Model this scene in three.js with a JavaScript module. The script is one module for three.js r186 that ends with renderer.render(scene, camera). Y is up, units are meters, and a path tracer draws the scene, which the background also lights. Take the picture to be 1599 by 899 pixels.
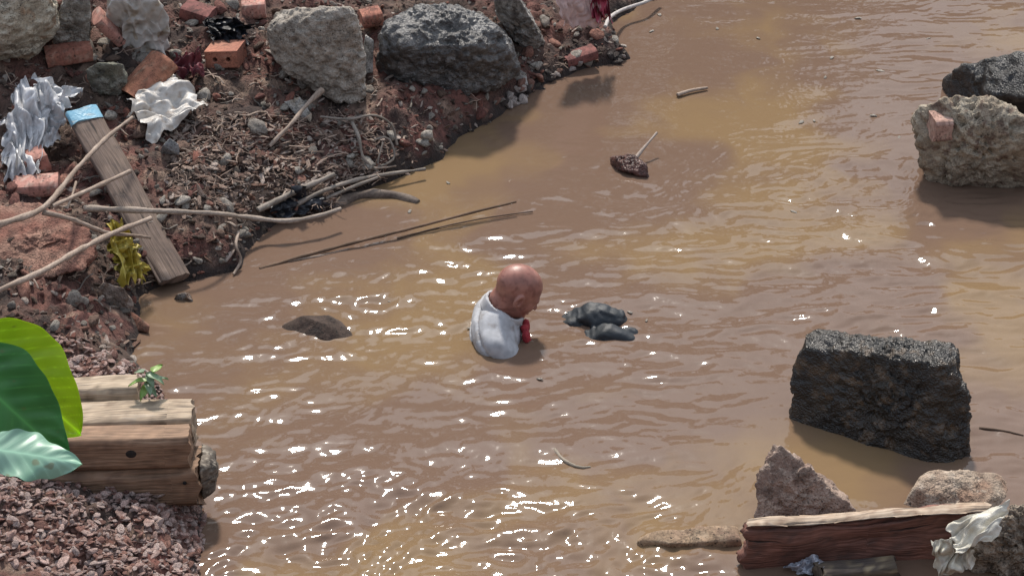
import * as THREE from 'three';
import { mergeGeometries, mergeVertices } from 'three/addons/utils/BufferGeometryUtils.js';

// ---------------------------------------------------------------- camera, sky, sun, exposure
const scene = new THREE.Scene();
const CAM_H = 4.3, PITCH = THREE.MathUtils.degToRad(30), FOV = 15;
const camera = new THREE.PerspectiveCamera(FOV, 1599 / 899, 0.1, 300);
camera.position.set(0, CAM_H, 0);
camera.rotation.set(-PITCH, 0, 0);
camera.updateMatrixWorld(true);
scene.add(camera);

const SUN_EL = THREE.MathUtils.degToRad(51), SUN_AZ = THREE.MathUtils.degToRad(-4);
const sunDir = new THREE.Vector3(Math.sin(SUN_AZ) * Math.cos(SUN_EL), Math.sin(SUN_EL), -Math.cos(SUN_AZ) * Math.cos(SUN_EL));
const clamp = (x, a = 0, b = 1) => Math.min(b, Math.max(a, x));
{
  const W = 512, H = 256, data = new Float32Array(W * H * 4);
  for (let j = 0; j < H; j++) {
    const el = (j + 0.5) / H * Math.PI - Math.PI / 2;
    for (let i = 0; i < W; i++) {
      const u = (i + 0.5) / W, az = Math.PI / 2 - (u - 0.5) * 2 * Math.PI; // azimuth from +z towards +x
      const k = Math.max(0, Math.sin(el));
      const t = Math.pow(k, 0.55);
      let r = 0.97 + (0.50 - 0.97) * t, g = 1.0 + (0.64 - 1.0) * t, b = 1.04 + (0.90 - 1.04) * t;
      // broken thin cloud all round the sky
      const c = 0.5 + 0.5 * Math.sin(az * 3 + 2.2 * Math.sin(el * 5)) * Math.sin(el * 7 + 1.7 * Math.sin(az * 2 + 1));
      const cl = 0.35 * c * c;
      r += (1.25 - r) * cl; g += (1.22 - g) * cl; b += (1.2 - b) * cl;
      // hazy glow of the air round the sun
      const ca = Math.sin(el) * sunDir.y + Math.cos(el) * (Math.sin(az) * sunDir.x + Math.cos(az) * sunDir.z), ang = Math.acos(clamp(ca, -1, 1)) * 57.3;
      const glow = 3.0 * Math.exp(-ang / 8) + 1.9 * Math.exp(-ang / 21);
      r += glow * 0.98; g += glow; b += glow * 0.99;
      if (el < 0) { r = 0.30; g = 0.25; b = 0.2; }
      const o = (j * W + i) * 4; data[o] = r; data[o + 1] = g; data[o + 2] = b; data[o + 3] = 1;
    }
  }
  const sky = new THREE.DataTexture(data, W, H, THREE.RGBAFormat, THREE.FloatType);
  sky.mapping = THREE.EquirectangularReflectionMapping; sky.magFilter = THREE.LinearFilter; sky.minFilter = THREE.LinearFilter;
  sky.needsUpdate = true;
  scene.background = sky; scene.environment = sky;
  scene.backgroundIntensity = 0.7; scene.environmentIntensity = 0.7;
}
const sun = new THREE.DirectionalLight(new THREE.Color(1.0, 0.92, 0.83), 4.0);
sun.position.copy(sunDir).multiplyScalar(40).add(new THREE.Vector3(0, 0, -9));
sun.target.position.set(0, 0, -9);
sun.castShadow = true; sun.shadow.mapSize.set(4096, 4096); sun.shadow.radius = 10;
Object.assign(sun.shadow.camera, { left: -9, right: 9, top: 9, bottom: -9, near: 1, far: 90 });
scene.add(sun, sun.target);
const renderer = new THREE.WebGLRenderer({ antialias: true });
renderer.toneMapping = THREE.LinearToneMapping;
renderer.toneMappingExposure = 1.22;
renderer.shadowMap.enabled = true;

// ---------------------------------------------------------------- helpers
const V = (x, y, z) => new THREE.Vector3(x, y, z);
function rng(seed) { let a = seed >>> 0; return () => { a = (a + 0x6D2B79F5) | 0; let t = Math.imul(a ^ (a >>> 15), 1 | a); t = (t + Math.imul(t ^ (t >>> 7), 61 | t)) ^ t; return ((t ^ (t >>> 14)) >>> 0) / 4294967296; }; }
const PERM = (() => { const r = rng(7), p = Array.from({ length: 256 }, (_, i) => i); for (let i = 255; i > 0; i--) { const j = Math.floor(r() * (i + 1)); [p[i], p[j]] = [p[j], p[i]]; } return Uint8Array.from([...p, ...p]); })();
const fade = t => t * t * t * (t * (t * 6 - 15) + 10);
function grad(h, x, y, z) { h &= 15; const u = h < 8 ? x : y, v = h < 4 ? y : (h === 12 || h === 14 ? x : z); return ((h & 1) ? -u : u) + ((h & 2) ? -v : v); }
function noise(x, y, z) {
  const X0 = Math.floor(x), Y0 = Math.floor(y), Z0 = Math.floor(z), X = X0 & 255, Y = Y0 & 255, Z = Z0 & 255;
  x -= X0; y -= Y0; z -= Z0; const u = fade(x), v = fade(y), w = fade(z);
  const A = PERM[X] + Y, AA = PERM[A] + Z, AB = PERM[A + 1] + Z, B = PERM[X + 1] + Y, BA = PERM[B] + Z, BB = PERM[B + 1] + Z;
  const L = (a, b, t) => a + t * (b - a);
  return L(L(L(grad(PERM[AA], x, y, z), grad(PERM[BA], x - 1, y, z), u), L(grad(PERM[AB], x, y - 1, z), grad(PERM[BB], x - 1, y - 1, z), u), v),
    L(L(grad(PERM[AA + 1], x, y, z - 1), grad(PERM[BA + 1], x - 1, y, z - 1), u), L(grad(PERM[AB + 1], x, y - 1, z - 1), grad(PERM[BB + 1], x - 1, y - 1, z - 1), u), v), w);
}
function fbm(x, y, z, o = 4) { let s = 0, a = 1, n = 0; for (let i = 0; i < o; i++) { s += a * noise(x, y, z); n += a; a *= 0.5; x = x * 2.03 + 5.2; y = y * 2.03 + 1.3; z = z * 2.03 + 8.1; } return s / n; }
function ridge(x, y, z, o = 4) { let s = 0, a = 1, n = 0; for (let i = 0; i < o; i++) { s += a * (1 - Math.abs(noise(x, y, z)) * 2); n += a; a *= 0.5; x = x * 2.07 + 3.1; y = y * 2.07 + 7.7; z = z * 2.07 + 1.9; } return s / n; }
const smooth = (a, b, x) => { const t = clamp((x - a) / (b - a)); return t * t * (3 - 2 * t); };
const mix3 = (a, b, t) => [a[0] + (b[0] - a[0]) * t, a[1] + (b[1] - a[1]) * t, a[2] + (b[2] - a[2]) * t];

// where a sight line of the survey photograph (1599 x 899) meets a level, used to survey real positions
const TH = Math.tan(THREE.MathUtils.degToRad(FOV / 2));
const CP = Math.cos(PITCH), SP = Math.sin(PITCH);
function sight(px, py) { const a = (px - 799.5) / 449.5 * TH, b = (449.5 - py) / 449.5 * TH; return V(a, b * CP - SP, -CP - b * SP); }
function at(px, py, y = 0) { const d = sight(px, py); const t = (y - CAM_H) / d.y; return V(d.x * t, y, d.z * t); }
function scaleAt(p) { return Math.hypot(p.y - CAM_H, p.z) * TH / 449.5; }   // metres per survey pixel

// ---------------------------------------------------------------- the land and the stream bed
const shorePx = [[1180, -60], [1010, 0], [955, 40], [965, 62], [985, 92], [900, 112], [850, 132], [800, 165], [772, 192], [715, 215], [690, 250], [640, 272], [560, 300], [520, 330], [440, 347], [400, 377], [372, 420], [300, 437], [255, 442], [215, 465], [222, 515], [205, 555], [235, 592], [270, 640], [300, 720], [312, 790], [318, 850], [312, 930]];
const waterPoly = shorePx.map(([x, y]) => { const p = at(x, y, 0); return [p.x, p.z]; });
waterPoly.push([-0.4, -5.0], [1, -5.1], [5.2, -5.0], [4.6, -8], [4.9, -12], [6, -16], [11, -19], [11, -22], [5.5, -20.5], [2.6, -16]);
function shoreDist(x, z) {   // > 0 on land
  let best = 1e9, inside = false; const n = waterPoly.length;
  for (let i = 0, j = n - 1; i < n; j = i++) {
    const [ax, az] = waterPoly[j], [bx, bz] = waterPoly[i];
    const ex = bx - ax, ez = bz - az, t = clamp(((x - ax) * ex + (z - az) * ez) / (ex * ex + ez * ez));
    const dx = x - ax - ex * t, dz = z - az - ez * t; best = Math.min(best, dx * dx + dz * dz);
    if ((az > z) !== (bz > z) && x < (bx - ax) * (z - az) / (bz - az) + ax) inside = !inside;
  }
  best = Math.sqrt(best); return inside ? -best : best;
}
function ground(x, z) {
  let d = shoreDist(x, z);
  d += 0.035 * fbm(x * 5, 3, z * 5, 3);
  let h;
  if (d > 0) {
    h = 0.085 * (1 - Math.exp(-d / 0.06)) + 0.27 * Math.min(d, 2.2) + 0.06 * Math.max(0, d - 2.2);
    const k = Math.min(1, d / 0.15);
    if (z > -16 && z < -3) h += k * (0.10 * fbm(x * 2.2, 1.5, z * 2.2, 3) + 0.058 * fbm(x * 9, 4, z * 9, 4) + 0.036 * ridge(x * 21, 2, z * 21, 2));
    if (z > -5.4) h = Math.max(h, Math.min(1.75, (z + 5.25) * 0.62) + 0.04 * fbm(x * 4, 8, z * 4, 3));
  } else h = -0.62 * (1 - Math.exp(d / 0.3));
  return h;
}
function hit(px, py, lift = 0) {   // first meeting of a sight line with the land or water, raised by lift
  const d = sight(px, py).normalize(); let t = 6.3, step = 0.05;
  const f = s => CAM_H + d.y * s - Math.max(0, ground(d.x * s, d.z * s)) - lift;
  while (t < 40 && f(t) > 0) t += step;
  let a = t - step, b = t; for (let i = 0; i < 14; i++) { const m = (a + b) / 2; if (f(m) > 0) a = m; else b = m; }
  return V(d.x * b, CAM_H + d.y * b, d.z * b);
}

// ---------------------------------------------------------------- textures
function dataTex(n, fn, srgb) {
  const d = new Uint8Array(n * n * 4);
  for (let j = 0; j < n; j++) for (let i = 0; i < n; i++) { const c = fn(i / n, j / n); const o = (j * n + i) * 4; const a = Array.isArray(c) ? c : [c, c, c]; for (let k = 0; k < 3; k++) d[o + k] = clamp(a[k]) * 255; d[o + 3] = 255; }
  const t = new THREE.DataTexture(d, n, n); t.wrapS = t.wrapT = THREE.RepeatWrapping; t.magFilter = THREE.LinearFilter; t.minFilter = THREE.LinearMipmapLinearFilter; t.generateMipmaps = true;
  if (srgb) t.colorSpace = THREE.SRGBColorSpace; t.needsUpdate = true; return t;
}
function tileNoise(u, v, f, s, o = 4) {   // periodic noise on a torus-like blend
  const g = (x, y) => fbm(x * f, y * f, s, o), w = (t) => t * t * (3 - 2 * t);
  const a = w(u), b = w(v);
  return (g(u, v) * (1 - a) + g(u - 1, v) * a) * (1 - b) + (g(u, v - 1) * (1 - a) + g(u - 1, v - 1) * a) * b;
}
const grainMap = dataTex(512, (u, v) => { const n = tileNoise(u, v, 9, 1.5, 5), m = tileNoise(u, v, 60, 7.5, 2), s = Math.max(0, tileNoise(u, v, 34, 3.3, 2) - 0.22) * 2.2; const c = 0.93 + 0.45 * n + 0.35 * m - s; return [c, c * 0.995, c * 0.985]; }, true);
const grainBump = dataTex(512, (u, v) => 0.5 + 0.55 * tileNoise(u, v, 11, 2.5, 5) + 0.3 * tileNoise(u, v, 70, 4.5, 2));
const woodMap = dataTex(512, (u, v) => { const w = tileNoise(u, v * 1, 3, 9.2, 2) * 0.9; const g = fbm(u * 3, (v + w * 0.03) * 70, 2.2, 3), f = fbm(u * 8, v * 190, 5.5, 2); const cr = Math.max(0, fbm(u * 2.5, v * 28, 8.8, 2) - 0.33) * 2.4; const c = 0.94 + 0.38 * g + 0.22 * f - cr; return [c, c * 0.98, c * 0.95]; }, true);
const woodBump = dataTex(512, (u, v) => { const g = fbm(u * 3, v * 70, 2.2, 3), f = fbm(u * 8, v * 190, 5.5, 2), cr = Math.max(0, fbm(u * 2.5, v * 28, 8.8, 2) - 0.33) * 2.4; return 0.6 + 0.4 * g + 0.25 * f - cr; });
const rippleBump = dataTex(512, (u, v) => { const w = tileNoise(u, v, 5, 3.7, 2) * 0.35; return 0.5 + 0.32 * tileNoise(u + w * 0.03, v + w * 0.05, 34, 6.1, 2) + 0.16 * tileNoise(u, v, 74, 2.6, 2); });
const weaveBump = dataTex(256, (u, v) => 0.5 + 0.2 * Math.sin(u * 2 * Math.PI * 64) * Math.sin(v * 2 * Math.PI * 64) + 0.3 * tileNoise(u, v, 12, 3, 3));

// ---------------------------------------------------------------- materials
const mat = o => { const m = new THREE.MeshPhysicalMaterial(o); m.side = THREE.DoubleSide; return m; };
const M = {
  soil: mat({ vertexColors: true, map: grainMap, bumpMap: grainBump, bumpScale: 0.016, roughness: 0.95 }),
  rock: mat({ vertexColors: true, map: grainMap, bumpMap: grainBump, bumpScale: 0.013, roughness: 0.88 }),
  wetRock: mat({ vertexColors: true, map: grainMap, bumpMap: grainBump, bumpScale: 0.018, roughness: 0.38 }),
  brick: mat({ vertexColors: true, map: grainMap, bumpMap: grainBump, bumpScale: 0.003, roughness: 0.9 }),
  wood: mat({ vertexColors: true, map: woodMap, bumpMap: woodBump, bumpScale: 0.004, roughness: 0.8 }),
  bark: mat({ vertexColors: true, map: grainMap, bumpMap: grainBump, bumpScale: 0.002, roughness: 0.85 }),
  film: mat({ vertexColors: true, roughness: 0.38, transmission: 0.34, thickness: 0, ior: 1.45 }),
  sheet: mat({ vertexColors: true, roughness: 0.42, bumpMap: grainBump, bumpScale: 0.003 }),
  cloth: mat({ vertexColors: true, roughness: 0.85, bumpMap: weaveBump, bumpScale: 0.0012, sheen: 0.2 }),
  wetCloth: mat({ vertexColors: true, roughness: 0.58, bumpMap: weaveBump, bumpScale: 0.0012 }),
  skin: mat({ vertexColors: true, roughness: 0.42, bumpMap: grainBump, bumpScale: 0.0008 }),
  leaf: mat({ vertexColors: true, roughness: 0.45, transmission: 0.45, thickness: 0 }),
  leafTop: mat({ vertexColors: true, roughness: 0.42, transmission: 0.32, thickness: 0 }),
  water: mat({ vertexColors: true, roughness: 0.06, ior: 1.33, bumpMap: rippleBump, bumpScale: 0.0022, specularIntensity: 1 }),
};

// ---------------------------------------------------------------- object bookkeeping
const used = {};
function numbered(n) { const k = used[n] = (used[n] ?? -1) + 1; return k ? n + '_' + String(k).padStart(3, '0') : n; }
function shade(o) { o.traverse(c => { if (c.isMesh) { c.castShadow = true; c.receiveShadow = true; } }); return o; }
function tag(o, label, category, group) { o.userData.label = label; o.userData.category = category; if (group) o.userData.group = group; return o; }
function mesh(name, geo, m, parent) { const o = new THREE.Mesh(geo, m); o.name = parent ? name : numbered(name); (parent || scene).add(o); shade(o); return o; }
function thing(name, pos, label, category, group) { const g = new THREE.Group(); g.name = numbered(name); g.position.copy(pos); scene.add(g); return tag(g, label, category, group); }
function structure(o) { o.userData.kind = 'structure'; return o; }
function stuff(o) { o.userData.kind = 'stuff'; return o; }

// ---------------------------------------------------------------- geometry builders
function boxUV(g, s = 0.35) {   // per-face dominant axis, metres / s
  const q = g.index ? g.toNonIndexed() : g; const p = q.attributes.position, n = p.count, uv = new Float32Array(n * 2);
  const a = V(), b = V(), c = V(), e = V(), f = V();
  for (let i = 0; i < n; i += 3) {
    a.fromBufferAttribute(p, i); b.fromBufferAttribute(p, i + 1); c.fromBufferAttribute(p, i + 2);
    e.subVectors(b, a); f.subVectors(c, a); e.cross(f); const x = Math.abs(e.x), y = Math.abs(e.y), z = Math.abs(e.z);
    [a, b, c].forEach((w, k) => { const [u, v] = x > y && x > z ? [w.z, w.y] : y > z ? [w.x, w.z] : [w.x, w.y]; uv[(i + k) * 2] = u / s; uv[(i + k) * 2 + 1] = v / s; });
  }
  q.setAttribute('uv', new THREE.BufferAttribute(uv, 2)); return q;
}
function paint(g, fn) {   // vertex colours from position and normal (linear rgb)
  const p = g.attributes.position, q = g.attributes.normal, c = new Float32Array(p.count * 3);
  for (let i = 0; i < p.count; i++) { const r = fn(p.getX(i), p.getY(i), p.getZ(i), q.getX(i), q.getY(i), q.getZ(i)); c[i * 3] = r[0]; c[i * 3 + 1] = r[1]; c[i * 3 + 2] = r[2]; }
  g.setAttribute('color', new THREE.BufferAttribute(c, 3)); return g;
}
const sphereCache = {};
function ico(detail) {
  if (!sphereCache[detail]) { const g = new THREE.IcosahedronGeometry(1, detail); g.deleteAttribute('uv'); g.deleteAttribute('normal'); sphereCache[detail] = mergeVertices(g, 1e-4); }
  return sphereCache[detail].clone();
}
function hullPlanes(pts) {
  const c = V(0, 0, 0); pts.forEach(p => c.add(p)); c.multiplyScalar(1 / pts.length);
  const out = [], e = V(), f = V(), n = V();
  for (let i = 0; i < pts.length; i++) for (let j = i + 1; j < pts.length; j++) for (let k = j + 1; k < pts.length; k++) {
    e.subVectors(pts[j], pts[i]); f.subVectors(pts[k], pts[i]); n.crossVectors(e, f); if (n.length() < 1e-7) continue; n.normalize();
    let d = n.dot(V().subVectors(pts[i], c)); if (d < 0) { n.negate(); d = -d; } if (d < 1e-5) continue;
    if (pts.every(p => n.dot(V().subVectors(p, c)) <= d + 1e-5)) if (!out.some(o => o.n.dot(n) > 0.9999)) out.push({ n: n.clone(), d });
  }
  return { c, planes: out };
}
// an angular stone whose corners are the given points, worn and pitted
function stoneGeo(pts, o = {}) {
  const { detail = 26, rough = 0.012, freq = 9, pit = 0, soft = 26, seed = 1, fold = 0, foldFreq = 7, uv = 0.35, facets = fold ? 0 : detail > 20 ? 22 : 4 } = o;
  const { c, planes } = hullPlanes(pts), fr = rng(seed * 131 + 5);
  for (let k = 0; k < facets; k++) { const h = fr() * 2 - 1, a = fr() * 6.283, q = Math.sqrt(1 - h * h), n = V(Math.cos(a) * q, h, Math.sin(a) * q); let d = 0; for (const p of pts) d = Math.max(d, n.dot(V().subVectors(p, c))); planes.push({ n, d: d * (0.89 + 0.10 * fr()) }); }
  const g = ico(detail), p = g.attributes.position, v = V();
  for (let i = 0; i < p.count; i++) {
    v.fromBufferAttribute(p, i).normalize(); let s = 0;
    for (const q of planes) { const k = q.n.dot(v); if (k > 1e-4) s += Math.pow(k / q.d, soft); }
    const r = Math.pow(s, -1 / soft); v.multiplyScalar(r);
    const x = v.x + c.x + seed * 3.7, y = v.y + c.y + seed * 1.3, z = v.z + c.z;
    let dr = rough * (fbm(x * freq, y * freq, z * freq, 5) * 1.6 + 0.5 * ridge(x * freq * 2.3, y * freq * 2.3, z * freq * 2.3, 3) - 0.3);
    if (pit) dr -= pit * Math.max(0, fbm(x * freq * 2.6, y * freq * 2.6, z * freq * 2.6, 2) - 0.12) * 3;
    if (fold) dr += fold * (ridge(x * foldFreq + 0.5 * y, y * foldFreq * 0.4, z * foldFreq, 2) - 0.55);
    v.setLength(Math.max(r + dr, r * 0.35)).add(c);
    p.setXYZ(i, v.x, v.y, v.z);
  }
  g.computeVertexNormals(); return boxUV(g, uv);
}
// world corners [px, py, height above base] -> points local to a base position
function corners(list, base) { return list.map(([x, y, h]) => at(x, y, base.y + h).sub(base)); }
function patches(a, b, c, f = 7, seed = 0, bias = 0) {   // blotchy mineral colouring of three tones
  return (x, y, z) => { const t = smooth(-0.25, 0.3, fbm(x * f + seed, y * f, z * f - seed, 4) + bias), u = smooth(0.12, 0.3, fbm(x * f * 2.7 - seed, y * f * 2.7 + 4, z * f * 2.7, 3)); const k = 0.85 + 0.35 * fbm(x * 40, y * 40, z * 40 + seed, 2); const r = mix3(mix3(a, b, t), c, u * 0.8); return [r[0] * k, r[1] * k, r[2] * k]; };
}
function stone(name, anchor, list, opt, tones, m, label, category, group) {
  const base = anchor.isVector3 ? anchor : (opt.inWater ? at(anchor[0], anchor[1], 0) : hit(anchor[0], anchor[1]));
  const g = stoneGeo(corners(list, base), opt); paint(g, patches(...tones));
  const o = mesh(name, g, m); o.position.copy(base); return tag(o, label, category, group);
}
// a bent tapering stick through points
function stickGeo(pts, r0, r1, o = {}) {
  const { seg = 7, per = 40, knob = 0.30, seed = 1, uvs = 0.12 } = o;
  const curve = new THREE.CatmullRomCurve3(pts, false, 'centripetal'); const len = curve.getLength(); const n = Math.max(6, Math.round(len * per));
  const fr = curve.computeFrenetFrames(n, false), pos = [], uv = [], idx = [];
  for (let i = 0; i <= n; i++) {
    const t = i / n, c = curve.getPointAt(t); let r = r0 + (r1 - r0) * t; r *= 1 + knob * fbm(t * len * 14 + seed * 9, seed, 0.5, 3) * 2;
    for (let j = 0; j <= seg; j++) { const a = j / seg * 2 * Math.PI; const k = r * (1 + 0.15 * noise(Math.cos(a) * 1.5 + seed, Math.sin(a) * 1.5, t * len * 20)); const d = fr.normals[i].clone().multiplyScalar(Math.cos(a) * k).add(fr.binormals[i].clone().multiplyScalar(Math.sin(a) * k)); pos.push(c.x + d.x, c.y + d.y, c.z + d.z); uv.push(t * len / uvs, j / seg); }
  }
  for (let i = 0; i < n; i++) for (let j = 0; j < seg; j++) { const a = i * (seg + 1) + j, b = a + seg + 1; idx.push(a, b, a + 1, b, b + 1, a + 1); }
  for (const [ring, flip] of [[0, 1], [n, 0]]) { const c = curve.getPointAt(ring / n), k = pos.length / 3; pos.push(c.x, c.y, c.z); uv.push(0, 0); for (let j = 0; j < seg; j++) { const a = ring * (seg + 1) + j; flip ? idx.push(k, a, a + 1) : idx.push(k, a + 1, a); } }
  const g = new THREE.BufferGeometry(); g.setAttribute('position', new THREE.Float32BufferAttribute(pos, 3)); g.setAttribute('uv', new THREE.Float32BufferAttribute(uv, 2)); g.setIndex(idx); g.computeVertexNormals(); return g;
}
const barkTone = (a, b, seed = 0) => (x, y, z) => { const t = smooth(-0.3, 0.35, fbm(x * 12 + seed, y * 12, z * 12, 3)); const k = 0.85 + 0.4 * fbm(x * 60, y * 60, z * 60, 2); const r = mix3(a, b, t); return [r[0] * k, r[1] * k, r[2] * k]; };
// a sawn timber: a box along its own x with worn, slightly wavy edges; ends split
function timberGeo(L, H, D, o = {}) {
  const { seed = 1, wear = 0.006, nx = Math.round(L * 60), ny = 9, nz = 9, endRag = 0.01, chamfer = 0.006, uv = 0.5 } = o;
  let g = new THREE.BoxGeometry(L, H, D, nx, ny, nz); const uvA = g.attributes.uv; g.deleteAttribute('normal');
  const p = g.attributes.position, q = V();
  for (let i = 0; i < p.count; i++) {
    q.fromBufferAttribute(p, i); let { x, y, z } = q;
    const ey = Math.abs(y) / (H / 2), ez = Math.abs(z) / (D / 2), ex = Math.abs(x) / (L / 2);
    if (ey > 0.99 && ez > 0.99) { const k = chamfer * (1 + 1.4 * Math.max(0, noise(x * 7 + seed, y * 9, z * 9 + 3))); y -= Math.sign(y) * k; z -= Math.sign(z) * k; }
    y += wear * fbm(x * 3 + seed, z * 4, y * 6, 4) * 1.5; z += wear * fbm(x * 3 - seed, y * 6, z * 4 + 9, 4) * 1.5;
    if (ex > 0.99) x += Math.sign(x) * endRag * (fbm(y * 24 + seed, z * 24, x, 3) * 1.5 - 0.3);
    p.setXYZ(i, x, y, z);
  }
  const nuv = new Float32Array(p.count * 2);
  for (let i = 0; i < p.count; i++) { nuv[i * 2] = p.getX(i) / uv; nuv[i * 2 + 1] = (p.getY(i) + p.getZ(i) + seed * 0.37) / uv; }
  g.setAttribute('uv', new THREE.BufferAttribute(nuv, 2)); g.computeVertexNormals(); return g;
}
// place an object so its local x runs from a to b and its local y is as near 'up' as it can be
function alongX(o, a, b, up = V(0, 1, 0)) {
  const x = V().subVectors(b, a).normalize(), z = V().crossVectors(x, up).normalize(), y = V().crossVectors(z, x);
  o.quaternion.setFromRotationMatrix(new THREE.Matrix4().makeBasis(x, y, z)); o.position.addVectors(a, b).multiplyScalar(0.5); return o;
}
// surface nets over a signed distance
function sdfGeo(f, lo, hi, cell, uv = 0.3) {
  const nx = Math.ceil((hi[0] - lo[0]) / cell) + 1, ny = Math.ceil((hi[1] - lo[1]) / cell) + 1, nz = Math.ceil((hi[2] - lo[2]) / cell) + 1;
  const F = new Float32Array(nx * ny * nz); let q = 0;
  for (let k = 0; k < nz; k++) for (let j = 0; j < ny; j++) for (let i = 0; i < nx; i++) F[q++] = f(lo[0] + i * cell, lo[1] + j * cell, lo[2] + k * cell);
  const id = (i, j, k) => i + nx * (j + ny * k), vid = new Int32Array(nx * ny * nz).fill(-1), pos = [], idx = [];
  const E = [[0, 1], [2, 3], [4, 5], [6, 7], [0, 2], [1, 3], [4, 6], [5, 7], [0, 4], [1, 5], [2, 6], [3, 7]];
  for (let k = 0; k < nz - 1; k++) for (let j = 0; j < ny - 1; j++) for (let i = 0; i < nx - 1; i++) {
    const c = []; let m = 0; for (let b = 0; b < 8; b++) { const w = F[id(i + (b & 1), j + ((b >> 1) & 1), k + (b >> 2))]; c.push(w); if (w < 0) m |= 1 << b; }
    if (m === 0 || m === 255) continue; let x = 0, y = 0, z = 0, n = 0;
    for (const [a, b] of E) if ((c[a] < 0) !== (c[b] < 0)) { const t = c[a] / (c[a] - c[b]); x += (a & 1) + ((b & 1) - (a & 1)) * t; y += ((a >> 1) & 1) + (((b >> 1) & 1) - ((a >> 1) & 1)) * t; z += (a >> 2) + ((b >> 2) - (a >> 2)) * t; n++; }
    vid[id(i, j, k)] = pos.length / 3; pos.push(lo[0] + (i + x / n) * cell, lo[1] + (j + y / n) * cell, lo[2] + (k + z / n) * cell);
  }
  const quad = (a, b, c, d, fl) => { if (a < 0 || b < 0 || c < 0 || d < 0) return; fl ? idx.push(a, c, b, a, d, c) : idx.push(a, b, c, a, c, d); };
  for (let k = 1; k < nz - 1; k++) for (let j = 1; j < ny - 1; j++) for (let i = 1; i < nx - 1; i++) {
    const s = F[id(i, j, k)] < 0;
    if (s !== F[id(i + 1, j, k)] < 0) quad(vid[id(i, j - 1, k - 1)], vid[id(i, j, k - 1)], vid[id(i, j, k)], vid[id(i, j - 1, k)], !s);
    if (s !== F[id(i, j + 1, k)] < 0) quad(vid[id(i - 1, j, k - 1)], vid[id(i - 1, j, k)], vid[id(i, j, k)], vid[id(i, j, k - 1)], !s);
    if (s !== F[id(i, j, k + 1)] < 0) quad(vid[id(i - 1, j - 1, k)], vid[id(i, j - 1, k)], vid[id(i, j, k)], vid[id(i - 1, j, k)], !s);
  }
  const g = new THREE.BufferGeometry(); g.setAttribute('position', new THREE.Float32BufferAttribute(pos, 3)); g.setIndex(idx); g.computeVertexNormals(); return boxUV(g, uv);
}
const sd = {
  cap(x, y, z, a, b, r0, r1) { const ex = b[0] - a[0], ey = b[1] - a[1], ez = b[2] - a[2]; const t = clamp(((x - a[0]) * ex + (y - a[1]) * ey + (z - a[2]) * ez) / (ex * ex + ey * ey + ez * ez)); return Math.hypot(x - a[0] - ex * t, y - a[1] - ey * t, z - a[2] - ez * t) - (r0 + (r1 - r0) * t); },
  ell(x, y, z, c, r) { const a = (x - c[0]) / r[0], b = (y - c[1]) / r[1], d = (z - c[2]) / r[2]; const k0 = Math.hypot(a, b, d), k1 = Math.hypot(a / r[0], b / r[1], d / r[2]); return k1 < 1e-6 ? -Math.min(...r) : k0 * (k0 - 1) / k1; },
  min(a, b, k) { const h = clamp(0.5 + 0.5 * (b - a) / k); return b + (a - b) * h - k * h * (1 - h); },
  sub(a, b, k) { return -sd.min(-a, b, k); },
};
// a thin limp sheet: control heights over a quad, with thickness
function sheetGeo(corner, o = {}) {   // corner: [a, b, c, d] local points round the sheet
  const { n = 36, crumple = 0.02, folds = 4, turn = 0.4, freq = 9, thick = 0.0015, seed = 1, rag = 0.06, sag = null } = o;
  const [a, b, c, d] = corner; const top = [], nrm = V().crossVectors(V().subVectors(b, a), V().subVectors(d, a)).normalize();
  const pos = [], idx = [], P = (i, j) => {
    let u = i / n, v = j / n; const e = rag; u += e * noise(v * 4 + seed, u * 2, 1.1) * (u < 0.5 ? 1 - 2 * u : 2 * u - 1) * 1.5; v += e * noise(u * 4 - seed, v * 2, 5.1) * (v < 0.5 ? 1 - 2 * v : 2 * v - 1) * 1.5;
    const p = a.clone().multiplyScalar((1 - u) * (1 - v)).addScaledVector(b, u * (1 - v)).addScaledVector(c, u * v).addScaledVector(d, (1 - u) * v);
    const fu = u * Math.cos(turn) + v * Math.sin(turn), fv = v * Math.cos(turn) - u * Math.sin(turn), q = folds * fu + 0.7 * noise(fu * 3 + seed, fv * 3, 4.4);
    const w = crumple * (0.55 - 2 * Math.abs(noise(q * 1.3 + seed * 7, fv * folds * 0.35, seed)) + 0.45 * (0.5 - 2 * Math.abs(noise(q * 2.9 - seed * 3, fv * folds * 0.9 + 3, seed))) + 0.9 * noise(u * 2.2 + seed, v * 2.2, 7.7)); p.addScaledVector(nrm, w); if (sag) p.y += sag(u, v); return p;
  };
  for (let j = 0; j <= n; j++) for (let i = 0; i <= n; i++) { const p = P(i, j); pos.push(p.x, p.y, p.z); }
  const N = (n + 1) * (n + 1); for (let k = 0; k < N; k++) pos.push(pos[k * 3] - nrm.x * thick, pos[k * 3 + 1] - nrm.y * thick, pos[k * 3 + 2] - nrm.z * thick);
  for (let j = 0; j < n; j++) for (let i = 0; i < n; i++) { const q = j * (n + 1) + i, r = q + n + 1; idx.push(q, q + 1, r, q + 1, r + 1, r, N + q, N + r, N + q + 1, N + q + 1, N + r, N + r + 1); }
  const edge = (q, r) => idx.push(q, N + q, r, r, N + q, N + r);
  for (let i = 0; i < n; i++) { edge(i, i + 1); edge(n * (n + 1) + i + 1, n * (n + 1) + i); edge((i + 1) * (n + 1), i * (n + 1)); edge(i * (n + 1) + n, (i + 1) * (n + 1) + n); }
  const g = new THREE.BufferGeometry(); g.setAttribute('position', new THREE.Float32BufferAttribute(pos, 3)); g.setIndex(idx); g.computeVertexNormals(); return boxUV(g, 0.2);
}
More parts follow.
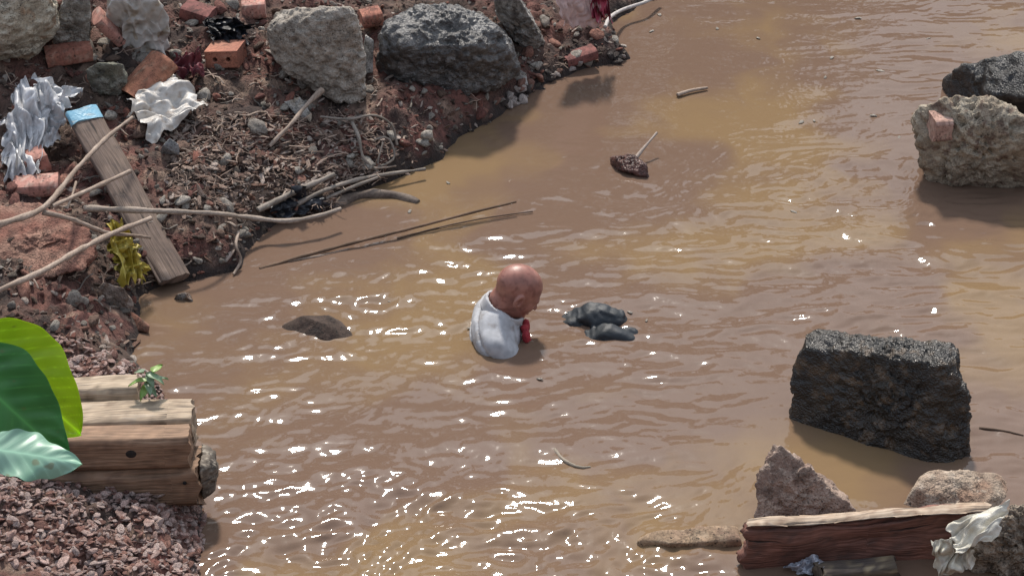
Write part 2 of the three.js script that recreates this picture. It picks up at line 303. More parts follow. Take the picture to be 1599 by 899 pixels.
function axis(lo, hi, fine, farLo, farHi) {   // fine steps between lo and hi, growing steps outside
  const a = []; for (let x = lo; x <= hi + 1e-9; x += fine) a.push(x);
  let s = fine; while (a[a.length - 1] < farHi) { s *= 1.25; a.push(Math.min(farHi, a[a.length - 1] + s)); }
  s = fine; while (a[0] > farLo) { s *= 1.25; a.unshift(Math.max(farLo, a[0] - s)); } return a;
}
function field(xs, zs, hf, keep) {
  const nx = xs.length, nz = zs.length, pos = new Float32Array(nx * nz * 3), uv = new Float32Array(nx * nz * 2), idx = [];
  for (let j = 0; j < nz; j++) for (let i = 0; i < nx; i++) { const o = j * nx + i; pos[o * 3] = xs[i]; pos[o * 3 + 1] = hf(xs[i], zs[j]); pos[o * 3 + 2] = zs[j]; uv[o * 2] = xs[i]; uv[o * 2 + 1] = zs[j]; }
  for (let j = 0; j < nz - 1; j++) for (let i = 0; i < nx - 1; i++) { const a = j * nx + i, b = a + nx; if (!keep || keep(pos, a, a + 1, b, b + 1)) idx.push(a, b, a + 1, b, b + 1, a + 1); }
  const g = new THREE.BufferGeometry(); g.setAttribute('position', new THREE.BufferAttribute(pos, 3)); g.setAttribute('uv', new THREE.BufferAttribute(uv, 2)); g.setIndex(idx); g.computeVertexNormals(); return g;
}

// ---------------------------------------------------------------- setting: ground
{
  const g = field(axis(-3.6, 1.3, 0.017, -70, 70), axis(-14, -5.4, 0.017, -70, 60), ground);
  const uv = g.attributes.uv; for (let i = 0; i < uv.count; i++) uv.setXY(i, uv.getX(i) / 0.4, uv.getY(i) / 0.4);
  const red = [0.17, 0.068, 0.052], brown = [0.10, 0.062, 0.046], litter = [0.30, 0.21, 0.155], dark = [0.035, 0.023, 0.019];
  paint(g, (x, y, z) => {
    let c = mix3(brown, red, smooth(-0.2, 0.25, fbm(x * 1.7, 2, z * 1.7, 4)));
    c = mix3(c, litter, 0.75 * smooth(0.08, 0.3, fbm(x * 7, 6, z * 11, 4)));
    c = mix3(c, dark, smooth(0.02, 0.3, fbm(x * 5 + 8, 3, z * 5, 4)) * 0.9);
    c = mix3(dark, c, smooth(0.0, 0.05, y - 0.03 + 0.09 * fbm(x * 9, 1, z * 9, 3)));   // ragged wet mud line
    const k = 0.8 + 0.6 * fbm(x * 45, 2, z * 45, 2); return [c[0] * k, c[1] * k, c[2] * k];
  });
  structure(mesh('ground', g, M.soil)).userData.label = 'red brown soil bank strewn with litter';
}

// ---------------------------------------------------------------- setting: water
const calm = [[620, 650, 0.5, 0.75], [1330, 700, 0.45, 0.8], [1100, 130, 1.2, 0.75], [1080, 250, 0.5, 0.6], [700, 285, 0.35, 0.9], [265, 480, 0.2, 0.8], [1040, 790, 0.35, 0.6], [980, 640, 0.4, 0.3]].map(([x, y, r, k]) => ({ p: at(x, y, 0), r, k }));
const lively = [[520, 560, 0.7, 0.22], [800, 890, 0.6, 1.1], [430, 860, 0.5, 1.1], [1040, 880, 0.3, 0.7], [1420, 410, 0.8, 0.75], [880, 400, 0.5, 0.18], [1590, 700, 0.25, 0.6], [950, 570, 0.35, 0.25]].map(([x, y, r, k]) => ({ p: at(x, y, 0), r, k }));
const rings = [[785, 540, 0.006, 7], [940, 515, 0.004, 6], [1430, 260, 0.006, 4], [500, 520, 0.004, 6], [985, 270, 0.003, 6], [1560, 640, 0.005, 4], [335, 700, 0.003, 5]].map(([x, y, a, f]) => ({ p: at(x, y, 0), a, f }));
function wave(x, z) {
  let m = 0.40 + 0.8 * fbm(x * 1.1 + 4, 7, z * 0.9, 2);
  for (const c of calm) { const d = ((x - c.p.x) ** 2 + 1.2 * (z - c.p.z) ** 2) / (c.r * c.r); m *= 1 - c.k * Math.exp(-d); }
  for (const c of lively) { const d = ((x - c.p.x) ** 2 + (z - c.p.z) ** 2) / (c.r * c.r); m += c.k * Math.exp(-d); }
  m = clamp(m, 0.12, 1.8);
  const wx = x + 0.06 * fbm(x * 3, 1, z * 3, 2), wz = z + 0.05 * fbm(x * 3, 9, z * 3, 2);
  const crest = n => 0.45 - Math.sqrt(n * n + 0.02);
  const chop = smooth(-0.15, 0.2, fbm(x * 0.9 + 11, 3, z * 0.9, 2) + 0.15 * (-0.2 - x));   // choppy on the left, long low wavelets on the right
  const fx = 1 + 0.7 * chop;
  let h = 0.015 * noise(wx * 3.6, 2.2, wz * 7) + 0.0155 * crest(noise(wx * 5.2 * fx, 5.1, wz * 14)) + 0.0075 * crest(noise(wx * 10 * fx, 1.7, wz * 25)) + 0.0014 * noise(wx * 24, 3.7, wz * 42);
  h *= m;
  for (const r of rings) { const d = Math.hypot(x - r.p.x, z - r.p.z); if (d < 0.9) h += r.a * 0.35 * Math.sin(d * 2 * Math.PI * r.f * 2) * Math.exp(-d * 4.2) * (0.6 + 0.8 * noise(x * 4, 3, z * 4)); }
  return h;
}
{
  const g = field(axis(-2.1, 3.3, 0.0105, -14, 14), axis(-13.2, -5.45, 0.0115, -26, -4.6), wave);
  const uv = g.attributes.uv; for (let i = 0; i < uv.count; i++) uv.setXY(i, uv.getX(i) / 1.35, uv.getY(i) / 1.9);
  const silt = [0.140, 0.091, 0.065], ochre = [0.185, 0.122, 0.066];
  paint(g, (x, y, z) => mix3(silt, ochre, smooth(-0.1, 0.3, fbm(x * 1.3 + 0.4 * fbm(x * 3, 4, z * 3, 2) + 3, 5, z * 1.1, 4))));
  structure(mesh('water', g, M.water)).userData.label = 'rippled muddy brown stream water';
}

// ---------------------------------------------------------------- stones in the stream
const black = [0.018, 0.017, 0.016], char = [0.045, 0.042, 0.036], ash = [0.36, 0.34, 0.31], tan = [0.40, 0.33, 0.25], grey = [0.30, 0.29, 0.27], paleGrey = [0.46, 0.44, 0.41], mud = [0.16, 0.095, 0.06], rust = [0.17, 0.07, 0.045], cream = [0.55, 0.49, 0.37];
stone('dark_boulder', [1380, 700], [[1226, 690, -0.1], [1452, 768, -0.1], [1526, 738, -0.1], [1330, 640, -0.1], [1222, 640, 0.03], [1224, 585, 0.15], [1242, 543, 0.27], [1262, 508, 0.30], [1380, 518, 0.33], [1488, 524, 0.38], [1475, 566, 0.37], [1462, 720, 0.02], [1512, 600, 0.28], [1528, 690, 0.06]],
  { inWater: true, detail: 60, rough: 0.026, freq: 11, pit: 0.014, soft: 30, seed: 3 }, [black, [0.04, 0.034, 0.027], [0.12, 0.085, 0.055], 8, 2, 0.05], M.wetRock, 'big black wet block of stone standing in the stream', 'boulder');
stone('broken_rock', [1250, 812], [[1178, 838, -0.06], [1348, 822, -0.06], [1330, 775, -0.06], [1196, 780, -0.06], [1203, 692, 0.22], [1222, 697, 0.22], [1180, 742, 0.14], [1179, 800, 0.02], [1285, 748, 0.11], [1335, 795, 0.02]],
  { inWater: true, detail: 44, rough: 0.024, freq: 12, pit: 0.006, soft: 40, seed: 5 }, [[0.28, 0.195, 0.155], [0.40, 0.295, 0.235], [0.48, 0.37, 0.30], 10, 1], M.rock, 'pointed brown rock behind the rotten board', 'rock');
stone('flat_rock', [1480, 800], [[1392, 812, -0.05], [1565, 815, -0.05], [1585, 765, -0.05], [1440, 765, -0.05], [1445, 732, 0.09], [1490, 734, 0.095], [1565, 738, 0.05], [1574, 760, 0.03], [1425, 760, 0.06], [1530, 790, 0.04]],
  { inWater: true, detail: 26, rough: 0.014, freq: 12, soft: 30, seed: 8 }, [[0.42, 0.33, 0.25], [0.30, 0.19, 0.13], [0.52, 0.43, 0.34], 9, 2], M.rock, 'low tan rock between the black block and the board', 'rock');
stone('driftwood_slab', [1080, 855], [[985, 862, -0.03], [1160, 868, -0.03], [1160, 835, -0.03], [1000, 838, -0.03], [990, 842, 0.02], [1030, 826, 0.045], [1150, 818, 0.05], [1158, 840, 0.04], [1060, 850, 0.03]],
  { inWater: true, detail: 26, rough: 0.012, freq: 9, soft: 20, seed: 9 }, [[0.36, 0.25, 0.16], [0.25, 0.16, 0.11], [0.42, 0.31, 0.21], 9, 4], M.brick, 'low wet ochre rock beside the end of the rotten board', 'rock');
stone('gravel_rock', [1560, 899], [[1478, 905, -0.05], [1680, 930, -0.05], [1680, 830, -0.05], [1540, 820, -0.05], [1500, 862, 0.08], [1560, 795, 0.2], [1600, 785, 0.24], [1670, 790, 0.24], [1670, 870, 0.1]],
  { inWater: true, detail: 56, rough: 0.03, freq: 20, pit: 0.016, soft: 16, seed: 12 }, [[0.28, 0.225, 0.17], [0.43, 0.36, 0.285], [0.12, 0.095, 0.072], 14, 3], M.rock, 'rough grey lump of pebbly concrete under the white bag', 'rock');
const chunk = thing('concrete_chunk', at(1510, 295, 0), 'pale pitted concrete chunk with a pink brick set in it', 'concrete');
{
  const b = chunk.position;
  const g = stoneGeo(corners([[1452, 312, -0.1], [1612, 318, -0.1], [1640, 280, -0.1], [1452, 262, -0.1], [1420, 160, 0.34], [1425, 220, 0.2], [1500, 140, 0.44], [1550, 137, 0.46], [1600, 170, 0.40], [1640, 200, 0.36], [1480, 285, 0.03], [1600, 290, 0.02], [1560, 200, 0.33], [1418, 165, 0.32]], b), { detail: 40, rough: 0.03, freq: 10, pit: 0.03, soft: 22, seed: 14 });
  paint(g, patches([0.33, 0.27, 0.20], [0.45, 0.39, 0.30], [0.15, 0.09, 0.065], 9, 5)); mesh('rubble_body', g, M.rock, chunk);
  const k = mesh('embedded_brick', paint(timberGeo(0.085, 0.10, 0.12, { seed: 4, wear: 0.006 }), patches([0.50, 0.32, 0.26], [0.42, 0.25, 0.2], [0.5, 0.38, 0.3], 20, 1)), M.brick, chunk);
  k.position.copy(at(1468, 196, b.y + 0.28)).sub(b); k.rotation.set(0.1, 0.15, -0.05);
}
stone('black_boulder', [1560, 210], [[1470, 175, -0.1], [1660, 240, -0.1], [1660, 150, -0.1], [1490, 130, -0.1], [1472, 120, 0.06], [1500, 100, 0.2], [1560, 84, 0.3], [1640, 76, 0.36], [1660, 160, 0.3], [1560, 150, 0.2]],
  { inWater: true, detail: 32, rough: 0.02, freq: 9, fold: 0.03, foldFreq: 6, soft: 16, seed: 17 }, [black, [0.03, 0.03, 0.032], [0.10, 0.095, 0.09], 9, 3], M.wetRock, 'glossy black stone behind the pale concrete chunk', 'boulder');
stone('sunken_tile', [495, 528], [[437, 535, -0.03], [553, 545, -0.03], [540, 505, -0.03], [450, 505, -0.03], [440, 508, 0.008], [470, 493, 0.05], [512, 491, 0.055], [550, 520, 0.006], [505, 505, 0.045], [500, 530, 0.003]],
  { inWater: true, detail: 26, rough: 0.004, freq: 14, soft: 60, seed: 20, facets: 0 }, [[0.065, 0.040, 0.029], [0.095, 0.062, 0.045], [0.045, 0.028, 0.022], 9, 3], M.brick, 'dark brown tile shard sticking out of the rippled water', 'tile');
stone('wood_lump', [985, 272], [[948, 262, -0.02], [1015, 284, -0.02], [1010, 255, -0.02], [955, 245, -0.02], [955, 242, 0.05], [985, 240, 0.075], [1010, 256, 0.06], [1014, 274, 0.02], [980, 268, 0.03]],
  { inWater: true, detail: 18, rough: 0.014, freq: 16, soft: 14, seed: 21 }, [[0.10, 0.04, 0.03], [0.15, 0.065, 0.05], [0.05, 0.022, 0.018], 12, 2], M.wetRock, 'dark red lump of wood adrift in midstream', 'driftwood');

// ---------------------------------------------------------------- stones on the bank
stone('angular_boulder', [548, 166], [[560, 172, -0.03], [540, 166, 0], [575, 160, 0.0], [500, 138, 0.05], [470, 132, 0.07], [430, 95, 0.17], [410, 55, 0.30], [432, 18, 0.36], [492, 28, 0.42], [500, 4, 0.46], [555, 6, 0.48], [570, 60, 0.32], [572, 120, 0.12], [520, 60, -0.1], [450, 60, -0.08], [540, 100, -0.15]],
  { detail: 60, rough: 0.022, freq: 10, pit: 0.014, soft: 44, seed: 23 }, [[0.33, 0.29, 0.245], [0.44, 0.395, 0.34], [0.22, 0.18, 0.145], 8, 1], M.rock, 'big pale angular boulder with a keel shaped lower edge', 'boulder');
stone('slate_boulder', [690, 150], [[588, 82, 0.20], [592, 125, 0], [660, 152, -0.03], [760, 146, -0.03], [812, 118, 0], [804, 78, 0.18], [742, 70, 0.25], [640, 72, 0.25], [604, 28, 0.33], [655, 6, 0.36], [730, 9, 0.36], [785, 45, 0.27], [600, 60, -0.1], [800, 60, -0.1]],
  { detail: 60, rough: 0.028, freq: 10, pit: 0.012, fold: 0.02, foldFreq: 9, soft: 30, seed: 26 }, [[0.085, 0.08, 0.078], [0.15, 0.145, 0.14], [0.22, 0.215, 0.21], 8, 2], M.wetRock, 'broad dark slate boulder with a flat top at the water', 'boulder');
stone('leaning_slab', [835, 82], [[768, -20, 0.36], [800, -22, 0.4], [842, 50, 0.14], [852, 70, 0.03], [832, 84, -0.02], [800, 60, 0.06], [775, 20, 0.2], [790, 10, 0.05], [840, 40, -0.05]],
  { detail: 36, rough: 0.022, freq: 14, pit: 0.012, soft: 30, seed: 28 }, [[0.2, 0.18, 0.16], paleGrey, [0.12, 0.1, 0.09], 14, 2], M.rock, 'mottled grey slab leaning beside the slate boulder', 'slab');
stone('cream_boulder', [30, 98], [[-60, 110, 0], [20, 100, -0.02], [40, 96, 0], [88, 60, 0.1], [96, 0, 0.3], [60, -40, 0.45], [-60, -40, 0.45], [-40, 40, 0.25], [10, 48, 0.25], [40, 60, 0.16], [-50, 40, -0.1], [60, 30, -0.1]],
  { detail: 50, rough: 0.028, freq: 8, pit: 0.006, soft: 18, seed: 30 }, [[0.50, 0.44, 0.34], [0.58, 0.53, 0.43], [0.36, 0.24, 0.15], 5, 2], M.rock, 'large rounded cream boulder with ochre flank', 'boulder');
stone('upright_block', [115, 82], [[84, 78, 0.0], [138, 80, 0], [140, 0, 0.27], [136, -20, 0.33], [100, -20, 0.33], [95, 10, 0.25], [80, 68, 0.05], [100, 40, -0.05], [140, 50, -0.05]],
  { detail: 36, rough: 0.02, freq: 14, pit: 0.012, soft: 36, seed: 32 }, [[0.27, 0.25, 0.22], [0.40, 0.38, 0.34], [0.2, 0.18, 0.15], 13, 2], M.rock, 'tall grey concrete block standing between cream boulder and white sack', 'concrete');
{
  const b = hit(225, 92);
  const g = stoneGeo(corners([[196, 80, 0.03], [255, 88, 0], [264, 40, 0.16], [245, 0, 0.30], [228, -30, 0.36], [165, -30, 0.36], [172, 5, 0.28], [165, 40, 0.14], [190, 70, 0.02], [200, 40, -0.06], [255, 50, -0.06]], b), { detail: 50, rough: 0.008, freq: 9, fold: 0.06, foldFreq: 13, soft: 26, seed: 34 });
  paint(g, patches([0.44, 0.41, 0.37], [0.55, 0.52, 0.48], [0.30, 0.24, 0.17], 7, 2));
  const o = mesh('rubble_sack', g, M.cloth); o.position.copy(b); tag(o, 'creased dirty white sack of rubble beside the upright block', 'sack');
}
stone('green_rock', [165, 150], [[134, 108, 0.14], [150, 98, 0.18], [190, 98, 0.18], [197, 120, 0.1], [190, 145, 0.01], [160, 152, 0], [140, 130, 0.06], [165, 120, -0.05], [190, 110, -0.02]],
  { detail: 26, rough: 0.012, freq: 12, fold: 0.03, foldFreq: 10, soft: 26, seed: 36 }, [[0.17, 0.17, 0.13], [0.27, 0.26, 0.22], [0.11, 0.11, 0.09], 12, 2], M.rock, 'greenish grey ribbed stone below the white sack', 'rock');
stone('pale_chip', [574, 116], [[567, 116, 0], [582, 114, 0], [584, 62, 0.16], [570, 52, 0.18], [566, 80, 0.1], [576, 90, -0.03]],
  { detail: 14, rough: 0.004, freq: 20, soft: 30, seed: 38 }, [paleGrey, [0.6, 0.58, 0.55], grey, 15, 2], M.rock, 'thin white stone wedged between the two big boulders', 'stone');
stone('soil_boulder', [80, 420], [[-40, 440, 0.0], [60, 440, 0], [150, 430, 0.02], [172, 405, 0.03], [150, 358, 0.09], [60, 312, 0.14], [-30, 308, 0.15], [-40, 370, 0.09], [60, 370, 0.08], [40, 360, -0.08]],
  { detail: 34, rough: 0.034, freq: 9, pit: 0.01, soft: 14, seed: 40 }, [[0.24, 0.105, 0.075], [0.33, 0.19, 0.14], [0.13, 0.06, 0.045], 11, 2], M.soil, 'crumbling red clod of earth under the forked branch', 'clod');
stone('shore_stone', [188, 488], [[150, 480, 0], [205, 492, -0.02], [208, 470, 0.03], [190, 448, 0.09], [160, 440, 0.10], [150, 455, 0.06], [190, 460, -0.04]],
  { detail: 20, rough: 0.012, freq: 15, soft: 18, seed: 42 }, [[0.2, 0.15, 0.12], [0.28, 0.22, 0.18], mud, 12, 2], M.rock, 'round brown stone at the waterline below the yellow bag', 'stone');
stone('bank_brick_shard', [215, 518], [[192, 490, 0.03], [205, 486, 0.04], [234, 508, 0.03], [232, 520, 0], [212, 516, 0], [200, 505, 0.0], [220, 500, -0.04]],
  { detail: 14, rough: 0.004, freq: 18, soft: 40, seed: 44 }, [rust, [0.24, 0.12, 0.08], mud, 12, 2], M.brick, 'red brick shard poking into the still brown puddle', 'brick');
stone('small_stone', [285, 472], [[265, 474, -0.02], [302, 478, -0.02], [298, 460, -0.02], [272, 460, 0.025], [290, 458, 0.03], [300, 468, 0.01]],
  { inWater: true, detail: 12, rough: 0.01, freq: 20, soft: 12, seed: 46 }, [mud, [0.08, 0.05, 0.04], grey, 14, 3], M.wetRock, 'small dark stone in the water off the plank end', 'stone');
stone('grey_shard', [264, 242], [[248, 240, 0], [280, 242, 0], [278, 225, 0.05], [264, 214, 0.08], [252, 228, 0.05], [265, 232, -0.02]],
  { detail: 12, rough: 0.003, freq: 18, soft: 40, seed: 48 }, [[0.24, 0.24, 0.24], [0.3, 0.3, 0.3], grey, 12, 2], M.rock, 'blue grey pointed shard below the white sheet', 'stone');
stone('pale_rubble', [472, 192], [[442, 158, 0.06], [468, 150, 0.09], [488, 178, 0.03], [486, 192, 0], [468, 186, 0.0], [455, 172, -0.04]],
  { detail: 14, rough: 0.006, freq: 18, soft: 30, seed: 50 }, [paleGrey, tan, grey, 14, 2], M.rock, 'pale rubble piece under the angular boulder', 'stone');
stone('edge_stone', [812, 135], [[790, 132, 0], [826, 134, 0], [824, 116, 0.05], [806, 104, 0.09], [794, 115, 0.06], [810, 120, -0.03]],
  { detail: 14, rough: 0.008, freq: 18, soft: 20, seed: 52 }, [grey, paleGrey, [0.15, 0.13, 0.11], 14, 2], M.rock, 'grey stone at the water beside the slate boulder', 'stone');

// ---------------------------------------------------------------- bricks and tiles on the bank
function brick(name, px, py, L, H, D, rot, lift, tones, label, seed = 1) {
  const g = paint(timberGeo(L, H, D, { seed, wear: 0.005, nx: 14, ny: 5, nz: 6, endRag: 0.006, chamfer: 0.004 }), patches(...tones));
  const o = mesh(name, g, M.brick); o.position.copy(hit(px, py)); o.position.y += lift; o.rotation.set(...rot); return tag(o, label, 'brick', 'bricks dumped on the bank');
}
const br1 = [[0.42, 0.17, 0.115], [0.34, 0.135, 0.095], [0.46, 0.27, 0.2], 18, 1], br2 = [[0.20, 0.075, 0.065], [0.27, 0.10, 0.085], [0.15, 0.06, 0.05], 18, 4], br3 = [[0.50, 0.25, 0.20], [0.42, 0.2, 0.16], [0.5, 0.36, 0.3], 18, 7];
brick('brick', 108, 100, 0.20, 0.065, 0.1, [0.1, 0.28, 0.03], 0.05, br1, 'orange brick lying at the foot of the upright block', 2);
brick('brick', 310, 30, 0.14, 0.07, 0.1, [0.15, -0.35, -0.12], 0.03, br2, 'dull red brick above the perforated brick', 3);
brick('brick', 397, 24, 0.11, 0.08, 0.1, [0.1, 0.1, 0.05], 0.04, br3, 'pink brick left of the angular boulder', 4);
brick('brick', 172, 72, 0.17, 0.05, 0.1, [0.3, 0.2, -1.05], 0.09, br3, 'pinkish brick leaning in the dark gap by the white sack', 5);
brick('brick', 55, 262, 0.10, 0.09, 0.09, [0.2, 0.5, 0.1], 0.03, br3, 'broken brick half under the clear plastic bag', 6);
brick('brick', 58, 300, 0.18, 0.06, 0.1, [0.1, 0.1, 0.04], 0.03, br3, 'pale pink brick lying above the red clod', 7);
brick('brick', 580, 42, 0.10, 0.07, 0.09, [0.1, 0.3, 0.1], 0.05, br1, 'small red brick between the two big boulders', 8);
brick('brick', 905, 90, 0.16, 0.05, 0.09, [0.1, 0.4, 0.1], 0.01, br2, 'muddy brick at the waterline below the pink cloth', 9);
{
  const t = thing('perforated_brick', hit(348, 102).add(V(0, 0.035, 0)), 'orange perforated brick with two round holes', 'brick', 'bricks dumped on the bank');
  const s = new THREE.Shape(); s.moveTo(-0.07, -0.035); s.lineTo(0.07, -0.035); s.lineTo(0.07, 0.035); s.lineTo(-0.07, 0.035); s.closePath();
  for (const x of [-0.03, 0.03]) { const h = new THREE.Path(); h.absarc(x, 0, 0.014, 0, Math.PI * 2, true); s.holes.push(h); }
  const g = new THREE.ExtrudeGeometry(s, { depth: 0.16, bevelEnabled: true, bevelSize: 0.004, bevelThickness: 0.004, bevelSegments: 2, curveSegments: 14 }); g.computeVertexNormals();
  const q = boxUV(g, 0.2); paint(q, patches([0.46, 0.18, 0.11], [0.38, 0.15, 0.1], [0.45, 0.26, 0.18], 18, 3)); const m = mesh('fired_clay', q, M.brick, t); m.position.z = -0.14; t.rotation.set(-0.1, -0.12, 0.06);
}
{ // curved roof tile behind the white sheet
  const n = 24, pos = [], idx = []; const R = 0.085;
  for (let k = 0; k < 2; k++) for (let j = 0; j <= 10; j++) for (let i = 0; i <= n; i++) { const a = Math.PI * (0.08 + 0.84 * i / n), r = R - k * 0.012 + 0.003 * noise(i * 0.7, j * 0.9, k); pos.push((j / 10 - 0.5) * 0.24, Math.sin(a) * r, Math.cos(a) * r); }
  const N = 11 * (n + 1); for (let k = 0; k < 2; k++) for (let j = 0; j < 10; j++) for (let i = 0; i < n; i++) { const a = k * N + j * (n + 1) + i, b = a + n + 1; idx.push(a, a + 1, b, a + 1, b + 1, b); }
  for (let j = 0; j < 10; j++) for (const i of [0, n]) { const a = j * (n + 1) + i, b = a + n + 1; idx.push(a, b, N + a, b, N + b, N + a); }
  for (const j of [0, 10]) for (let i = 0; i < n; i++) { const a = j * (n + 1) + i; idx.push(a, a + 1, N + a, a + 1, N + a + 1, N + a); }
  const g = new THREE.BufferGeometry(); g.setAttribute('position', new THREE.Float32BufferAttribute(pos, 3)); g.setIndex(idx); g.computeVertexNormals(); const q = boxUV(g, 0.2);
  paint(q, patches([0.40, 0.17, 0.10], [0.32, 0.13, 0.08], [0.42, 0.27, 0.18], 16, 2)); const o = mesh('roof_tile', q, M.brick); o.position.copy(hit(232, 138)).add(V(0, 0.02, 0)); o.rotation.set(0.2, 0.95, 0.3); tag(o, 'curved orange roof tile behind the dirty white sheet', 'tile');
}

// ---------------------------------------------------------------- plastic and cloth litter
function litterSheet(name, quad, opt, tones, m, label, category, lift = 0.05) {
  const base = hit(quad[3][0], quad[3][1]); const pts = quad.map(([x, y, h]) => hit(x, y, h ?? lift).sub(base));
  const g = sheetGeo(pts, opt); paint(g, patches(...tones)); const o = mesh(name, g, m); o.position.copy(base); return tag(o, label, category);
}
litterSheet('plastic_sheet', [[258, 106, 0.12], [326, 158, 0.07], [240, 214, 0.04], [196, 160, 0.08]], { n: 44, crumple: 0.038, folds: 3.2, turn: 1.0, rag: 0.14, seed: 3 }, [[0.46, 0.43, 0.39], [0.52, 0.49, 0.45], [0.32, 0.25, 0.19], 12, 3, 0.1], M.sheet, 'dirty white plastic sheet lying on the red soil', 'plastic');
{
  const b = hit(52, 275), t = thing('clear_plastic_bag', b, 'crumpled clear plastic bag beside the blue ended plank', 'plastic bag');
  const fold = (quad, o) => { const g = sheetGeo(quad.map(([x, y, h]) => hit(x, y, h).sub(b)), o); paint(g, patches([0.74, 0.74, 0.75], [0.84, 0.84, 0.85], [0.6, 0.6, 0.6], 16, o.seed)); mesh('plastic_fold', g, M.film, t); };
  fold([[22, 122, 0.22], [106, 138, 0.20], [88, 212, 0.13], [2, 262, 0.05]], { n: 54, crumple: 0.055, folds: 4.5, turn: -0.5, rag: 0.2, seed: 3 });
  fold([[10, 175, 0.15], [78, 150, 0.18], [62, 270, 0.05], [8, 285, 0.03]], { n: 46, crumple: 0.05, folds: 4, turn: -0.3, rag: 0.2, seed: 7 });
  fold([[60, 118, 0.22], [128, 142, 0.14], [92, 176, 0.14], [48, 160, 0.16]], { n: 30, crumple: 0.035, folds: 3, turn: 1.2, rag: 0.3, seed: 9 });
}
litterSheet('maroon_plastic', [[268, 82, 0.10], [312, 76, 0.10], [318, 118, 0.04], [262, 116, 0.04]], { n: 30, crumple: 0.05, freq: 12, rag: 0.2, seed: 6 }, [[0.14, 0.035, 0.045], [0.20, 0.05, 0.06], [0.09, 0.03, 0.03], 10, 3], M.sheet, 'crumpled maroon plastic right of the roof tile', 'plastic');
litterSheet('black_plastic', [[318, 28, 0.12], [392, 34, 0.12], [388, 72, 0.04], [335, 64, 0.05]], { n: 34, crumple: 0.08, freq: 13, rag: 0.3, seed: 8 }, [[0.012, 0.012, 0.015], [0.02, 0.022, 0.03], [0.04, 0.04, 0.05], 10, 3], M.sheet, 'torn shiny black plastic left of the angular boulder', 'plastic');
litterSheet('black_plastic', [[415, 322, 0.05], [470, 290, 0.07], [520, 322, 0.03], [440, 340, 0.03]], { n: 24, crumple: 0.05, freq: 13, rag: 0.3, seed: 9 }, [[0.01, 0.01, 0.013], [0.02, 0.022, 0.03], [0.04, 0.04, 0.05], 10, 3], M.sheet, 'black plastic caught under the grey sticks at the shore', 'plastic');
litterSheet('pink_cloth', [[864, -25, 0.42], [918, -25, 0.42], [934, 42, 0.14], [880, 42, 0.14]], { n: 30, crumple: 0.02, freq: 7, rag: 0.15, seed: 11 }, [[0.62, 0.46, 0.44], [0.68, 0.52, 0.5], [0.5, 0.36, 0.34], 8, 3], M.cloth, 'pale pink cloth hanging over the bank edge', 'cloth');
litterSheet('crimson_cloth', [[908, -25, 0.44], [942, -25, 0.44], [956, 24, 0.16], [934, 28, 0.16]], { n: 30, crumple: 0.06, freq: 11, rag: 0.25, seed: 13 }, [[0.25, 0.02, 0.05], [0.34, 0.04, 0.08], [0.5, 0.36, 0.36], 14, 3], M.cloth, 'crimson cloth beside the pale pink cloth', 'cloth');
{
  const b = hit(205, 440), t = thing('yellow_plastic_bag', b, 'crumpled yellow plastic bag beside the foot of the plank', 'plastic bag');
  const fold = (quad, o) => { const g = sheetGeo(quad.map(([x, y, h]) => hit(x, y, h).sub(b)), o); paint(g, patches([0.42, 0.32, 0.035], [0.52, 0.42, 0.08], [0.26, 0.2, 0.03], 14, o.seed)); mesh('plastic_fold', g, M.sheet, t); };
  fold([[164, 344, 0.20], [196, 346, 0.21], [230, 436, 0.07], [194, 444, 0.05]], { n: 40, crumple: 0.045, folds: 3, rag: 0.2, seed: 4 });
  fold([[172, 372, 0.17], [214, 378, 0.18], [228, 420, 0.09], [186, 424, 0.08]], { n: 30, crumple: 0.04, folds: 3, turn: 1.1, rag: 0.25, seed: 8 });
}
{
  const b = at(1495, 885, 0), t = thing('white_plastic_bag', b, 'cream white plastic bag snagged at the end of the board', 'plastic bag');
  const fold = (quad, o) => { const g = sheetGeo(quad.map(([x, y, h]) => at(x, y, h).sub(b)), o); paint(g, patches([0.60, 0.56, 0.45], [0.66, 0.63, 0.54], [0.50, 0.47, 0.40], 8, o.seed)); mesh('plastic_fold', g, M.sheet, t); };
  fold([[1478, 818, 0.19], [1580, 780, 0.29], [1556, 838, 0.22], [1492, 862, 0.15]], { n: 44, crumple: 0.022, folds: 2.2, turn: 1.3, rag: 0.1, seed: 21 });
  fold([[1455, 846, 0.14], [1520, 830, 0.19], [1522, 886, 0.09], [1466, 905, 0.02]], { n: 44, crumple: 0.028, folds: 2.6, turn: 0.2, rag: 0.1, seed: 24 });
}
litterSheet('plastic_scrap', [[1228, 882, 0.03], [1275, 866, 0.07], [1292, 886, 0.05], [1250, 900, 0.01]], { n: 20, crumple: 0.03, freq: 16, rag: 0.2, seed: 15 }, [[0.42, 0.44, 0.5], [0.5, 0.52, 0.58], [0.36, 0.37, 0.42], 10, 3], M.sheet, 'grey plastic scrap in the water before the rotten board', 'plastic');

